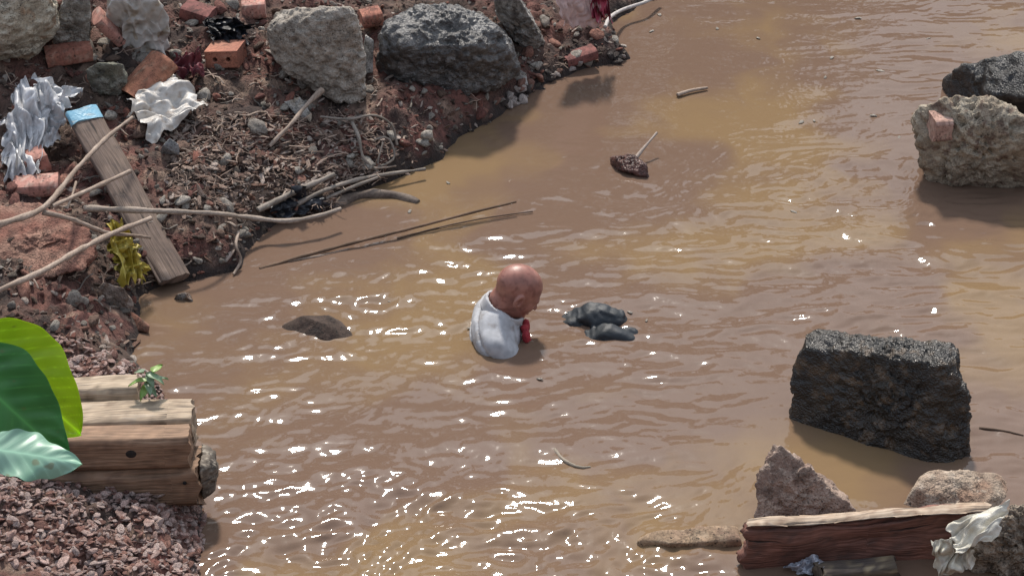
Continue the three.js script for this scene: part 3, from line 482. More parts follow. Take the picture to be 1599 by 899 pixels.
// ---------------------------------------------------------------- planks and timbers
{ // rotten board on edge
  const t = thing('rotten_board', V(0, 0, 0), 'reddish rotten board standing on edge in the water', 'board');
  const a = at(1156, 886, 0.0), b = at(1540, 858, 0.0), L = a.distanceTo(b);
  alongX(t, a, b);
  const g = timberGeo(L, 0.21, 0.045, { seed: 6, wear: 0.028, endRag: 0.04, ny: 18, nz: 4, chamfer: 0.012 }); paint(g, patches([0.185, 0.085, 0.064], [0.24, 0.108, 0.08], [0.12, 0.066, 0.054], 9, 2)); mesh('board_face', g, M.wood, t).position.y = 0.065;
  const e = timberGeo(L * 0.985, 0.014, 0.055, { seed: 9, wear: 0.018, endRag: 0.03, ny: 2, nz: 4 }); paint(e, patches([0.52, 0.42, 0.33], [0.40, 0.30, 0.22], [0.26, 0.17, 0.12], 14, 5)); const em = mesh('splintered_edge', e, M.wood, t); em.position.set(0, 0.174, 0);
}
{
  const t = thing('broken_plank', V(0, 0, 0), 'short broken dark plank lying before the rotten board', 'board');
  const a = at(1272, 908, 0.0), b = at(1402, 894, 0.0); alongX(t, a, b);
  const g = timberGeo(a.distanceTo(b), 0.07, 0.08, { seed: 12, wear: 0.01, endRag: 0.03, ny: 5, nz: 5 }); paint(g, patches([0.06, 0.045, 0.04], [0.12, 0.09, 0.06], [0.3, 0.24, 0.15], 10, 6)); mesh('plank_body', g, M.wood, t).position.y = 0.02;
}
{ // plank with the blue end, leaning on the bank
  const a = hit(128, 176, 0.17), b = hit(272, 438, 0.035), t = thing('leaning_plank', V(0, 0, 0), 'weathered brown plank with a blue painted end sloping to water', 'plank');
  const up = V(0.25, 0.9, 0.35).normalize(); alongX(t, a, b, up); const L = a.distanceTo(b);
  const g = timberGeo(L, 0.035, 0.135, { seed: 15, wear: 0.006, endRag: 0.012, ny: 4, nz: 8 }); paint(g, patches([0.15, 0.105, 0.085], [0.20, 0.145, 0.115], [0.11, 0.08, 0.07], 6, 2)); mesh('plank_body', g, M.wood, t);
  const e = timberGeo(0.07, 0.041, 0.14, { seed: 16, wear: 0.003, nx: 6, ny: 3, nz: 5 }); paint(e, patches([0.17, 0.40, 0.54], [0.23, 0.47, 0.6], [0.26, 0.24, 0.21], 24, 2)); mesh('blue_paint', e, M.sheet, t).position.set(-L / 2 + 0.02, 0.001, 0);
}
const YB = 0.085;
function beam(name, ax, bx, py0, py1, dy, H, D, back, opt, tones, label) {   // above the lower front edge (ax, py0) to (bx, py1), raised by dy
  const a = at(ax, py0, YB).add(V(0, dy, 0)), b = at(bx, py1, YB).add(V(0, dy, 0)); const t = thing(name, V(0, 0, 0), label, 'timber', 'timbers stacked on the gravel'); alongX(t, a, b);
  const L = a.distanceTo(b), z = V(0, 0, 1).applyQuaternion(t.quaternion); t.position.addScaledVector(z, -(D / 2 + back)); t.position.y += 0; t.userData.L = L;
  const g = timberGeo(L, H, D, opt); paint(g, patches(...tones)); const m = mesh('squared_log', g, M.wood, t); m.position.y = H / 2; return t;
}
const bt = [[0.27, 0.168, 0.108], [0.32, 0.203, 0.132], [0.20, 0.12, 0.08], 5, 2];
const low = beam('lower_timber', -260, 318, 812, 794, 0, 0.150, 0.17, 0, { seed: 21, wear: 0.008, endRag: 0.03, chamfer: 0.009 }, bt, 'thick brown squared timber with a splintered end resting on gravel');
const up1 = beam('upper_timber', -260, 304, 812, 794, 0.155, 0.118, 0.10, 0.004, { seed: 24, wear: 0.006, endRag: 0.015 }, bt, 'upper brown timber with a dark knot lying on the thick one');
{ const L = up1.userData.L; const k = mesh('knot', paint(new THREE.SphereGeometry(1, 18, 12), () => [0.028, 0.02, 0.016]), M.wood, up1); k.scale.set(0.018, 0.015, 0.005); k.position.set(L / 2 - 0.19, 0.066, 0.0505); }
{ const L = low.userData.L; const k = mesh('nail_hole', paint(new THREE.SphereGeometry(1, 12, 8), () => [0.012, 0.01, 0.009]), M.wood, low); k.scale.set(0.0065, 0.007, 0.004); k.position.set(L / 2 - 0.055, 0.105, 0.0865);
  const s = stoneGeo([V(0.0, 0.01, 0.06), V(0.0, 0.01, -0.07), V(0.045, 0.03, 0.04), V(0.05, 0.06, -0.06), V(0.05, 0.12, 0.03), V(0.045, 0.14, -0.05), V(0, 0.16, 0.07), V(0, 0.16, -0.07)], { detail: 16, rough: 0.012, freq: 22, soft: 20, seed: 4 }); paint(s, patches([0.10, 0.085, 0.07], [0.2, 0.17, 0.14], [0.4, 0.36, 0.3], 24, 2)); mesh('splintered_end', s, M.wood, low).position.x = L / 2 - 0.006; }
beam('rear_timber', -260, 306, 812, 794, 0.157, 0.118, 0.135, 0.122, { seed: 27, wear: 0.009, endRag: 0.02 }, [[0.36, 0.285, 0.21], [0.44, 0.35, 0.26], [0.2, 0.145, 0.1], 6, 3], 'rear timber behind the upper one with a gap, sunlight painted into its tone');  // paler tan than the front timbers: sun on the top is painted in
beam('back_plank', -260, 215, 812, 794, 0.16, 0.135, 0.10, 0.265, { seed: 30, wear: 0.009, endRag: 0.02 }, [[0.40, 0.32, 0.24], [0.48, 0.39, 0.29], [0.22, 0.165, 0.11], 6, 3], 'shorter plank at the back of the timber stack, sunlit tan in its colour');  // tones lightened likewise, sunlight on the top put into the colour

// ---------------------------------------------------------------- sticks and branches
function stick(name, pts, r0, r1, tones, label, category = 'stick', group, parent, opt = {}) {
  const w = pts.map(([x, y, h]) => hit(x, y, h)); const base = parent ? parent.position : w[0].clone();
  const g = stickGeo(w.map(p => p.clone().sub(base)), r0, r1, opt); paint(g, barkTone(...tones)); const o = mesh(name, g, M.bark, parent);
  if (!parent) { o.position.copy(base); tag(o, label, category, group); } return o;
}
const dry = [[0.36, 0.27, 0.21], [0.48, 0.38, 0.31]], greyWood = [[0.20, 0.17, 0.14], [0.34, 0.29, 0.25]], wetWood = [[0.10, 0.06, 0.04], [0.17, 0.11, 0.075]];
{
  const b = hit(0, 352, 0.22), t = thing('forked_branch', b, 'bare forked branch lying over the leaning plank', 'branch');
  stick('main_stem', [[-40, 365, 0.290], [0, 350, 0.290], [62, 327, 0.290], [120, 262, 0.290], [168, 213, 0.270], [206, 183, 0.240]], 0.014, 0.007, dry, '', '', '', t, { seed: 2 });
  stick('side_branch', [[80, 322, 0.280], [130, 300, 0.270], [203, 267, 0.230]], 0.010, 0.008, dry, '', '', '', t, { seed: 3 });
  stick('side_branch', [[66, 331, 0.280], [110, 342, 0.260], [165, 363, 0.230], [205, 367, 0.200], [234, 371, 0.180]], 0.010, 0.006, dry, '', '', '', t, { seed: 4 });
  stick('twig', [[118, 284, 0.230], [112, 305, 0.240], [104, 326, 0.230]], 0.006, 0.004, dry, '', '', '', t, { seed: 5 });
}
stick('dry_stick', [[-40, 470, 0.170], [0, 452, 0.200], [60, 426, 0.220], [120, 392, 0.230], [178, 363, 0.240], [235, 341, 0.220]], 0.012, 0.010, dry, 'straight dry stick crossing above the yellow bag', 'stick', null, null, { seed: 6 });
stick('long_stick', [[130, 325, 0.150], [230, 329, 0.160], [330, 333, 0.120], [400, 341, 0.090], [450, 345, 0.080], [500, 336, 0.080], [532, 326, 0.080]], 0.012, 0.009, [[0.33, 0.27, 0.22], [0.45, 0.37, 0.31]], 'long bent stick reaching from the plank to the water', 'stick', null, null, { seed: 7 });
stick('pale_stick', [[420, 228, 0.02], [455, 192, 0.06], [480, 162, 0.09], [503, 140, 0.12]], 0.009, 0.011, dry, 'pale stick propped below the angular boulder', 'stick', null, null, { seed: 8 });
stick('grey_stick', [[402, 328, 0.05], [455, 302, 0.07], [522, 272, 0.08]], 0.013, 0.010, greyWood, 'upper grey stick of the pair over black plastic', 'stick', null, null, { seed: 9 });
stick('grey_stick', [[452, 325, 0.05], [500, 300, 0.06], [560, 280, 0.06], [612, 271, 0.05], [664, 264, 0.04]], 0.010, 0.008, greyWood, 'longer grey stick running out along the shore', 'stick', null, null, { seed: 10 });
stick('grey_stick', [[508, 310, 0.03], [560, 288, 0.06], [590, 277, 0.07]], 0.009, 0.007, greyWood, 'short grey stick laid across the longer one', 'stick', null, null, { seed: 11 });
stick('half_sunk_log', [[520, 322, -0.01], [560, 306, 0.005], [610, 305, 0.005], [640, 312, 0], [652, 318, -0.006]], 0.026, 0.020, [[0.11, 0.08, 0.065], [0.22, 0.17, 0.135]], 'short log half sunk at the water edge', 'log', null, null, { seed: 12, seg: 10, knob: 0.25 });
{
  const b = hit(412, 418, 0.01), t = thing('drifting_twig', b, 'long thin forked twig lying on the water', 'twig');
  stick('main_stem', [[405, 420, 0.0], [480, 398, 0.012], [560, 377, 0.02], [660, 352, 0.03], [740, 331, 0.04], [806, 315, 0.05]], 0.0085, 0.005, [[0.12, 0.07, 0.04], [0.2, 0.12, 0.075]], '', '', '', t, { seed: 13, knob: 0.25 });
  stick('side_twig', [[620, 372, 0.004], [690, 354, 0.006], [760, 340, 0.008], [832, 330, 0.003]], 0.004, 0.0025, wetWood, '', '', '', t, { seed: 14 });
  stick('side_twig', [[440, 409, 0.006], [500, 399, 0.004], [545, 388, 0.004]], 0.005, 0.003, dry, '', '', '', t, { seed: 15 });
}
stick('shore_twig', [[372, 362, 0.06], [368, 385, 0.06], [376, 405, 0.03], [364, 428, 0.01]], 0.006, 0.005, dry, 'thin pale twig hanging down to the waterline', 'twig', null, null, { seed: 16 });
stick('root', [[500, 182, 0.07], [545, 186, 0.09], [585, 180, 0.10], [612, 196, 0.08], [620, 226, 0.04]], 0.006, 0.005, greyWood, 'long pale root curling below the slate boulder', 'root', null, null, { seed: 17 });
stick('root', [[548, 188, 0.07], [560, 215, 0.06], [568, 248, 0.05], [590, 268, 0.04]], 0.009, 0.006, greyWood, 'thick crooked root hanging towards the sticks', 'root', null, null, { seed: 18 });
stick('root', [[585, 218, 0.05], [605, 215, 0.07], [616, 245, 0.04], [590, 258, 0.05], [598, 222, 0.07]], 0.005, 0.004, greyWood, 'thin looped root beside the water', 'root', null, null, { seed: 19 });
stick('root', [[570, 262, 0.03], [595, 262, 0.05], [618, 259, 0.03]], 0.005, 0.004, dry, 'short straight root above the longer grey stick', 'root', null, null, { seed: 20 });
stick('foam_line_hose', [[945, 42, 0.05], [952, 28, 0.06], [975, 14, 0.07], [1010, 2, 0.07], [1030, -10, 0.06]], 0.010, 0.009, [[0.55, 0.5, 0.48], [0.62, 0.58, 0.55]], 'pale curved hose along the bank edge by crimson cloth', 'hose', null, null, { seed: 21, knob: 0.05 });
stick('midstream_twig', [[990, 250, 0.03], [1008, 228, 0.06], [1026, 207, 0.09]], 0.009, 0.005, [[0.4, 0.32, 0.27], [0.5, 0.41, 0.35]], 'pale twig rising from the red lump of wood', 'twig', null, null, { seed: 22 });
stick('floating_twig', [[1058, 148, 0.012], [1080, 141, 0.014], [1105, 137, 0.012]], 0.010, 0.007, dry, 'pale floating twig in the smooth water upstream', 'twig', null, null, { seed: 23 });
stick('floating_twig', [[866, 702, -0.002], [880, 718, 0.001], [905, 730, 0.002], [922, 730, -0.002]], 0.007, 0.006, [[0.26, 0.22, 0.17], [0.33, 0.28, 0.22]], 'bent grey twig floating below the seated person', 'twig', null, null, { seed: 24 });
stick('floating_twig', [[1530, 668, 0.004], [1565, 672, 0.006], [1599, 680, 0.004]], 0.006, 0.004, wetWood, 'thin dark twig floating right of the black block', 'twig', null, null, { seed: 25 });

// ---------------------------------------------------------------- the person sitting in the stream
{
  const O = at(790, 516, 0).add(V(0, -0.014, 0)), t = thing('person', O, 'bald person in pale shirt and red bow sitting chest deep in water', 'person');
  // head frame: forward bowed
  const HC = [0.044, 0.19, 0.0], tilt = -0.58, yaw = 0.22, ct = Math.cos(tilt), st = Math.sin(tilt), cy = Math.cos(yaw), sy = Math.sin(yaw);
  const toHead = (x, y, z) => { x -= HC[0]; y -= HC[1]; z -= HC[2]; const a = x * cy - z * sy, c = x * sy + z * cy; return [a * ct + y * st, -a * st + y * ct, c]; };
  const head = (X, Y, Z) => {
    const HS = 0.92, [x, y, z0] = toHead(X, Y, Z).map(v => v / HS), z = Math.abs(z0);
    let d = sd.ell(x, y, z, [-0.006, 0.026, 0], [0.099, 0.087, 0.080]);
    d = sd.min(d, sd.ell(x, y, z, [0.034, -0.045, 0], [0.058, 0.07, 0.056]), 0.035);
    d = sd.min(d, sd.ell(x, y, z, [0.078, 0.006, 0.018], [0.018, 0.012, 0.036]), 0.018);
    d = sd.min(d, sd.ell(x, y, z, [0.055, -0.03, 0.042], [0.026, 0.022, 0.018]), 0.02);
    d = sd.min(d, sd.cap(x, y, z, [0.092, -0.004, 0], [0.108, -0.036, 0], 0.008, 0.012), 0.012);
    d = sd.min(d, sd.ell(x, y, z, [0.100, -0.037, 0.009], [0.009, 0.007, 0.008]), 0.006);
    d = sd.sub(d, sd.ell(x, y, z, [0.098, -0.008, 0.033], [0.018, 0.012, 0.018]), 0.010);
    d = sd.min(d, sd.ell(x, y, z, [0.078, -0.009, 0.032], [0.013, 0.012, 0.013]), 0.003);
    d = sd.min(d, sd.ell(x, y, z, [0.088, -0.066, 0], [0.012, 0.007, 0.024]), 0.008);
    d = sd.sub(d, sd.ell(x, y, z, [0.103, -0.066, 0], [0.010, 0.0018, 0.022]), 0.003);
    d = sd.min(d, sd.ell(x, y, z, [0.074, -0.098, 0], [0.022, 0.018, 0.024]), 0.02);
    let ear = sd.ell(x, y, z, [-0.008, -0.012, 0.081], [0.021, 0.033, 0.013]); ear = sd.sub(ear, sd.ell(x, y, z, [-0.003, -0.008, 0.094], [0.012, 0.02, 0.010]), 0.006);
    d = sd.min(d, ear, 0.006);
    d *= HS;
    d = sd.min(d, sd.cap(X, Y, Z, [-0.012, 0.15, 0], [-0.045, 0.03, 0], 0.052, 0.062), 0.03);
    // furrows at the nape
    return d + 0.0016 * Math.sin((Y - 0.13) * 300) * smooth(0.02, -0.03, x) * smooth(0.16, 0.13, Y) * smooth(0.06, 0.1, Y);
  };
  const torso = (x, y, z) => {
    let d = sd.cap(x, y, z, [-0.045, 0.03, -0.115], [-0.045, 0.03, 0.115], 0.060, 0.060);
    d = sd.min(d, sd.ell(x, y, z, [-0.03, -0.09, 0], [0.105, 0.19, 0.15]), 0.06);
    d = sd.min(d, sd.cap(x, y, z, [-0.03, 0.07, -0.05], [-0.03, 0.07, 0.05], 0.055, 0.055), 0.06);
    return d;
  };
  const arm = (x, y, z) => { z = Math.abs(z); let d = sd.cap(x, y, z, [-0.035, 0.03, 0.140], [0.085, -0.16, 0.175], 0.056, 0.046); return sd.min(d, sd.cap(x, y, z, [0.085, -0.16, 0.175], [0.24, -0.26, 0.13], 0.042, 0.028), 0.02); };
  const g1 = sdfGeo(head, [-0.12, 0.01, -0.11], [0.17, 0.33, 0.11], 0.0036, 0.12);
  const g2 = sdfGeo((x, y, z) => { let d = sd.min(torso(x, y, z) + 0.012, arm(x, y, z) + 0.008, 0.03); d = sd.min(d, sd.ell(x, y, z, [-0.02, -0.42, 0], [0.12, 0.11, 0.165]), 0.08); d = sd.min(d, sd.cap(x, y, z, [-0.03, 0.06, 0], [-0.045, -0.02, 0], 0.05, 0.07), 0.02); return d; }, [-0.2, -0.56, -0.3], [0.32, 0.14, 0.3], 0.012, 0.12);
  const fingers = (s) => sdfGeo((x, y, z) => { z *= s; let d = sd.ell(x, y, z, [0.275, -0.275, 0.115], [0.045, 0.016, 0.04]); for (let k = 0; k < 4; k++) { const o = -0.03 + k * 0.02, l = [0.062, 0.072, 0.068, 0.052][k]; d = sd.min(d, sd.cap(x, y, z, [0.305, -0.28, 0.115 + o], [0.305 + l * 0.6, -0.29, 0.112 + o * 1.1], 0.0095, 0.0085), 0.004); d = sd.min(d, sd.cap(x, y, z, [0.305 + l * 0.6, -0.29, 0.112 + o * 1.1], [0.305 + l, -0.312, 0.112 + o * 1.15], 0.0085, 0.007), 0.004); } return sd.min(d, sd.cap(x, y, z, [0.255, -0.28, 0.085], [0.31, -0.295, 0.06], 0.011, 0.008), 0.008); }, [0.2, -0.34, s > 0 ? 0.03 : -0.17], [0.4, -0.24, s > 0 ? 0.17 : -0.03], 0.0045, 0.12);
  const skinG = mergeGeometries([g1, g2, fingers(1), fingers(-1)]);
  paint(skinG, patches([0.30, 0.128, 0.095], [0.36, 0.165, 0.125], [0.24, 0.092, 0.07], 16, 2)); mesh('body', skinG, M.skin, t);
  const shirt = (x, y, z) => {
    let d = sd.min(torso(x, y, z), arm(x, y, z), 0.014) - 0.008; if (Math.abs(d) > 0.045) return d;
    const q = x * 0.75 + y * 0.9 + 0.25 * z, n1 = noise(q * 10 + 2.4, z * 1.6 + 2, (x - y) * 1.6), n2 = noise((x * 0.3 + y) * 17, z * 3, (x - y) * 2.5 + 4), f = 0.004 * (ridge(q * 13 + 3, z * 5, x * 5, 2) - 0.5) - 0.012 * Math.exp(-Math.abs(n1) / 0.09) - 0.005 * Math.exp(-Math.abs(n2) / 0.09) + 0.005; d -= f;
    d = sd.sub(d, sd.cap(x, y, z, [0.03, 0.20, 0], [-0.03, 0.03, 0], 0.062, 0.068), 0.006); return d;
  };
  const sg = sdfGeo(shirt, [-0.2, -0.36, -0.28], [0.2, 0.16, 0.28], 0.006, 0.2); paint(sg, patches([0.40, 0.405, 0.42], [0.46, 0.465, 0.48], [0.33, 0.31, 0.30], 8, 2)); const sm = mesh('shirt', sg, M.cloth, t);
  // stand-up collar round the neck
  const cg = sdfGeo((x, y, z) => { const n = sd.cap(x, y, z, [0.025, 0.19, 0], [-0.04, 0.04, 0], 0.073, 0.088); const slope = y - 0.108 + 0.62 * (x + 0.02); const band = Math.max(Math.abs(n) - 0.0055, Math.abs(slope) - 0.030 - 0.004 * noise(x * 30, y * 30, z * 30)); return band; }, [-0.16, 0.0, -0.13], [0.14, 0.24, 0.13], 0.005, 0.2);
  paint(cg, patches([0.44, 0.44, 0.45], [0.5, 0.5, 0.51], [0.38, 0.37, 0.36], 9, 2)); mesh('collar', cg, M.cloth, sm);
  const bow = sdfGeo((x, y, z) => { const X = (x - 0.07) / 1.15, Y = (y - 0.05) / 1.15, Z = (z - 0.045) / 1.15; let d = Math.hypot(X, Y, Z) - 0.013; for (const s of [-1, 1]) { d = sd.min(d, sd.ell(X, Y + 0.004 * s, Z, [0.006, -0.01, s * 0.027], [0.013, 0.024, 0.021]), 0.006); } d = sd.min(d, sd.cap(X, Y, Z, [0.004, -0.01, 0.006], [0.016, -0.05, 0.02], 0.010, 0.013), 0.006); return d - 0.004 * (ridge(x * 40, y * 40, z * 40, 2) - 0.5); }, [-0.01, -0.06, -0.05], [0.15, 0.13, 0.14], 0.004, 0.2);
  paint(bow, patches([0.32, 0.02, 0.03], [0.42, 0.035, 0.045], [0.2, 0.012, 0.02], 20, 2)); mesh('neck_bow', bow, M.cloth, t);
  // trousers: knees break the surface
  const kf = at(930, 500, 0).sub(O), kn = at(952, 524, 0).sub(O);
  const leg = (x, y, z, k, hz, top) => { const K = [k.x, top, k.z], H = [0.0, -0.42, hz], A = [k.x + 0.24, -0.42, k.z + hz * 0.1]; const P = [k.x - 0.075, top - 0.028, k.z - 0.01], Q = [k.x + 0.065, top - 0.012, k.z]; let d = sd.cap(x, y, z, H, P, 0.080, 0.044); d = sd.min(d, sd.cap(x, y, z, P, K, 0.040, 0.047), 0.03); d = sd.min(d, sd.cap(x, y, z, K, Q, 0.047, 0.036), 0.02); d = sd.min(d, sd.cap(x, y, z, Q, A, 0.046, 0.042), 0.03); const u = x - k.x, yy = y - top, zz = z - k.z; for (const [a, b, e, c] of [[-0.5, 0.86, 0.1, 0.043], [0.32, 0.94, 0.12, 0.043], [0.05, 0.62, 0.78, 0.042], [0.1, 0.6, -0.79, 0.042]]) d = -sd.min(-d, -(a * u + b * yy + e * zz - c), 0.008); return d; };
  const tr = (x, y, z) => { let d = sd.min(leg(x, y, z, kf, -0.085, 0.03), leg(x, y, z, kn, 0.085, 0.006), 0.012); d = sd.min(d, sd.ell(x, y, z, [-0.02, -0.43, 0], [0.13, 0.115, 0.175]), 0.05); if (Math.abs(d) > 0.05) return d; return d - 0.010 - 0.006 * fbm(x * 16, y * 16, z * 16, 3) - 0.006 * (ridge(x * 11, y * 15 + x * 6, z * 14, 3) - 0.5) + 0.009 * Math.exp(-Math.abs(noise(x * 3 + 1, y * 11 + x * 5, z * 11)) / 0.09) + 0.005 * Math.exp(-Math.abs(noise(x * 17 + y * 6, y * 2 + 4, z * 2)) / 0.09); };
  const tg = sdfGeo(tr, [-0.2, -0.58, -0.3], [0.72, 0.14, 0.3], 0.007, 0.2); paint(tg, patches([0.006, 0.010, 0.013], [0.011, 0.017, 0.024], [0.016, 0.021, 0.027], 9, 2)); mesh('trousers', tg, M.wetCloth, t);
}

// ---------------------------------------------------------------- plants
function leafGeo(L, W, o = {}) {   // leaf along +x from the origin, lying in xz, midrib raised, wavy rim
  const { n = 28, m = 14, curl = 0.2, wavy = 0.06, droop = 0.25, heart = 0, seed = 1, thick = 0.0012 } = o; const pos = [], uv = [], idx = [];
  for (let k = 0; k < 2; k++) for (let i = 0; i <= n; i++) for (let j = 0; j <= m; j++) {
    const t = i / n, s = j / m * 2 - 1; let w = W / 2 * Math.pow(Math.sin(Math.PI * Math.pow(t, 0.62)), 0.75); w *= 1 + wavy * (Math.sin(t * 13 + seed) + 0.5 * Math.sin(t * 29)) * 0.6; const a = Math.abs(s);
    const x = L * t - heart * L * a * a * (1 - t) * (1 - t), z = s * w, y = -droop * L * t * t + curl * W * (a * a) * (0.7 + 0.3 * Math.sin(t * 9 + seed)) + 0.006 * W * Math.sin(t * 44 - a * 9) * a * (1 - a) * 4 + wavy * W * 0.6 * Math.sin(t * 10 + s * 2 + seed) * a * a;
    pos.push(x, y - k * thick, z); uv.push(t, j / m);
  }
  const N = (n + 1) * (m + 1); for (let k = 0; k < 2; k++) for (let i = 0; i < n; i++) for (let j = 0; j < m; j++) { const a = k * N + i * (m + 1) + j, b = a + m + 1; idx.push(a, a + 1, b, a + 1, b + 1, b); }
  const g = new THREE.BufferGeometry(); g.setAttribute('position', new THREE.Float32BufferAttribute(pos, 3)); g.setAttribute('uv', new THREE.Float32BufferAttribute(uv, 2)); g.setIndex(idx); g.computeVertexNormals(); return g;
}
{ // seedling growing on the timbers
  const b = at(232, 616, YB + 0.28), t = thing('seedling', b, 'small pale green seedling growing on the rear timbers', 'seedling'), r = rng(31);
  const tone = (a, c) => (x, y, z) => { const k = 0.9 + 0.3 * noise(x * 60, y * 60, z * 60); const q = mix3(a, c, smooth(-0.3, 0.3, noise(x * 20, y * 20, z * 20))); return q.map(v => v * k); };
  mesh('stem', paint(stickGeo([V(0, -0.01, 0), V(0.003, 0.04, 0.002), V(-0.004, 0.085, -0.004)], 0.004, 0.002), () => [0.10, 0.14, 0.05]), M.bark, t);
  const spec = [[0.02, 0.085, 1.2, 0.06], [-0.01, 0.085, 2.4, 0.055], [0.0, 0.08, -0.4, 0.062], [0.0, 0.055, 3.5, 0.06], [0.0, 0.05, -1.3, 0.055], [0, 0.06, 0.4, 0.065], [0, 0.035, 4.4, 0.06], [0, 0.075, 5.3, 0.05], [0, 0.03, -0.9, 0.05]];
  spec.forEach(([x, y, a, L], i) => { const q = mesh('leaf', paint(leafGeo(L, L * 0.5, { n: 12, m: 6, curl: 0.25, droop: 0.5, seed: i }), i % 3 ? tone([0.26, 0.40, 0.22], [0.34, 0.46, 0.30]) : tone([0.24, 0.42, 0.06], [0.34, 0.5, 0.12])), M.leaf, t); q.position.set(x, y, 0); q.rotation.set(0.3 * (r() - 0.5), a, 0.4 * (r() - 0.2)); });
}
{ // broad leaved plant rooted on the near bank, its top leaves reach into view
  const D = 2.7, ray = (px, py, d = D) => sight(px, py).normalize().multiplyScalar(d).add(V(0, CAM_H, 0));
  const foot = ray(-190, 900); const root = V(foot.x, ground(foot.x, foot.z), foot.z), t = thing('broad_leaf_plant', root, 'broad leaved green plant beside the timber stack', 'plant');
  const tone = (a, c, f = 14) => (x, y, z) => mix3(a, c, smooth(-0.3, 0.3, fbm(x * f, y * f, z * f, 3)));
  const top = ray(-80, 700).sub(root);
  mesh('stem', paint(stickGeo([V(0, -0.02, 0), V(0.02, top.y * 0.5, 0.02), top], 0.012, 0.006), tone([0.10, 0.16, 0.05], [0.14, 0.2, 0.07])), M.bark, t);
  const veined = (a, c) => { const f = tone(a, c, 22), v = c.map((k, i) => k * 1.5 + [0.03, 0.05, 0.02][i]); return (x, y, z) => { const s = Math.abs(z), rib = Math.exp(-s / 0.0022), side = Math.exp(-Math.abs(Math.sin((x - s * 0.9) * 165)) / 0.10) * 0.55, spot = smooth(0.34, 0.42, fbm(x * 55, 2, z * 55, 2)); return mix3(mix3(f(x, y, z), v, Math.max(rib, side)), [0.16, 0.13, 0.04], spot * 0.6); }; };
  const put = (name, px, py, d, L, W, euler, o, a, c, m) => { const g = leafGeo(L, W, { ...o, n: 90, m: 44 }); paint(g, veined(a, c)); const q = mesh(name, g, m, t); const p = ray(px, py, d).sub(root); q.position.copy(p); q.rotation.set(...euler); const s = mesh('leaf_stalk', paint(stickGeo([top.clone(), top.clone().lerp(p, 0.5).add(V(0, 0.01, 0)), p.clone()], 0.004, 0.003, { seg: 5 }), tone([0.12, 0.2, 0.05], [0.16, 0.24, 0.07])), M.bark, t); return q; };
  put('leaf', -50, 520, 2.72, 0.21, 0.13, [0.85, -0.75, -0.62], { n: 40, m: 20, curl: 0.10, droop: 0.18, wavy: 0.05, seed: 2 }, [0.42, 0.60, 0.012], [0.50, 0.68, 0.02], M.leaf);
  put('leaf', -70, 560, 2.66, 0.19, 0.12, [0.75, -0.7, -0.60], { n: 40, m: 20, curl: 0.16, droop: 0.12, wavy: 0.05, seed: 5 }, [0.04, 0.20, 0.045], [0.06, 0.26, 0.06], M.leafTop);
  put('leaf', -22, 700, 2.60, 0.110, 0.062, [0.55, -0.1, -0.08], { n: 30, m: 16, curl: -0.12, droop: 0.1, wavy: 0.16, seed: 8 }, [0.20, 0.38, 0.26], [0.28, 0.46, 0.34], M.leafTop);
  put('leaf', -120, 640, 2.75, 0.16, 0.1, [0.4, -1.4, -0.4], { seed: 11 }, [0.05, 0.16, 0.02], [0.08, 0.22, 0.03], M.leaf);
}

// ---------------------------------------------------------------- loose rubble, chips, twigs and litter on the bank
const variants = [1, 2, 3, 4, 5, 6].map(k => { const r = rng(k * 97), pts = []; for (let i = 0; i < 11; i++) { const a = r() * 6.283, h = r() * 2 - 1, s = Math.sqrt(1 - h * h); pts.push(V(Math.cos(a) * s * (0.9 + r() * 0.4), h * (0.55 + 0.3 * r()), Math.sin(a) * s * (0.7 + r() * 0.3))); } return stoneGeo(pts, { detail: 2, rough: 0.1, freq: 2.2, soft: 22, seed: k, uv: 2 }); });
const landmarks = [[30, 60, 'the cream boulder'], [115, 60, 'the upright block'], [220, 60, 'the white sack'], [165, 130, 'the greenish stone'], [265, 160, 'the white sheet'], [345, 92, 'the perforated brick'], [355, 50, 'the torn black plastic'], [490, 110, 'the angular boulder'], [690, 120, 'the slate boulder'], [835, 60, 'the leaning slab'], [900, 50, 'the pink cloth'], [50, 220, 'the clear plastic bag'], [170, 260, 'the leaning plank'], [265, 235, 'the blue grey shard'], [100, 330, 'the forked branch'], [80, 400, 'the red clod'], [200, 400, 'the yellow bag'], [330, 333, 'the long bent stick'], [460, 310, 'the grey sticks'], [580, 230, 'the curled roots'], [465, 185, 'the pale stick'], [180, 480, 'the waterline stone'], [160, 570, 'the timber stack']].map(([x, y, n]) => ({ p: hit(x, y), n }));
function near(p) { let b = 1e9, n = ''; for (const l of landmarks) { const d = l.p.distanceTo(p); if (d < b) { b = d; n = l.n; } } return n; }
const white3 = () => [1, 1, 1];
variants.forEach(g => paint(g, white3));
const toneMats = {}; function toneMat(key, rgb, base) { if (!toneMats[key]) { const m = base.clone(); m.vertexColors = true; m.color.setRGB(...rgb); toneMats[key] = m; } return toneMats[key]; }
function inView(p, m = 15) { const v = p.clone().project(camera); return Math.abs(v.x) < 1 + m / 800 && Math.abs(v.y) < 1 + m / 450; }
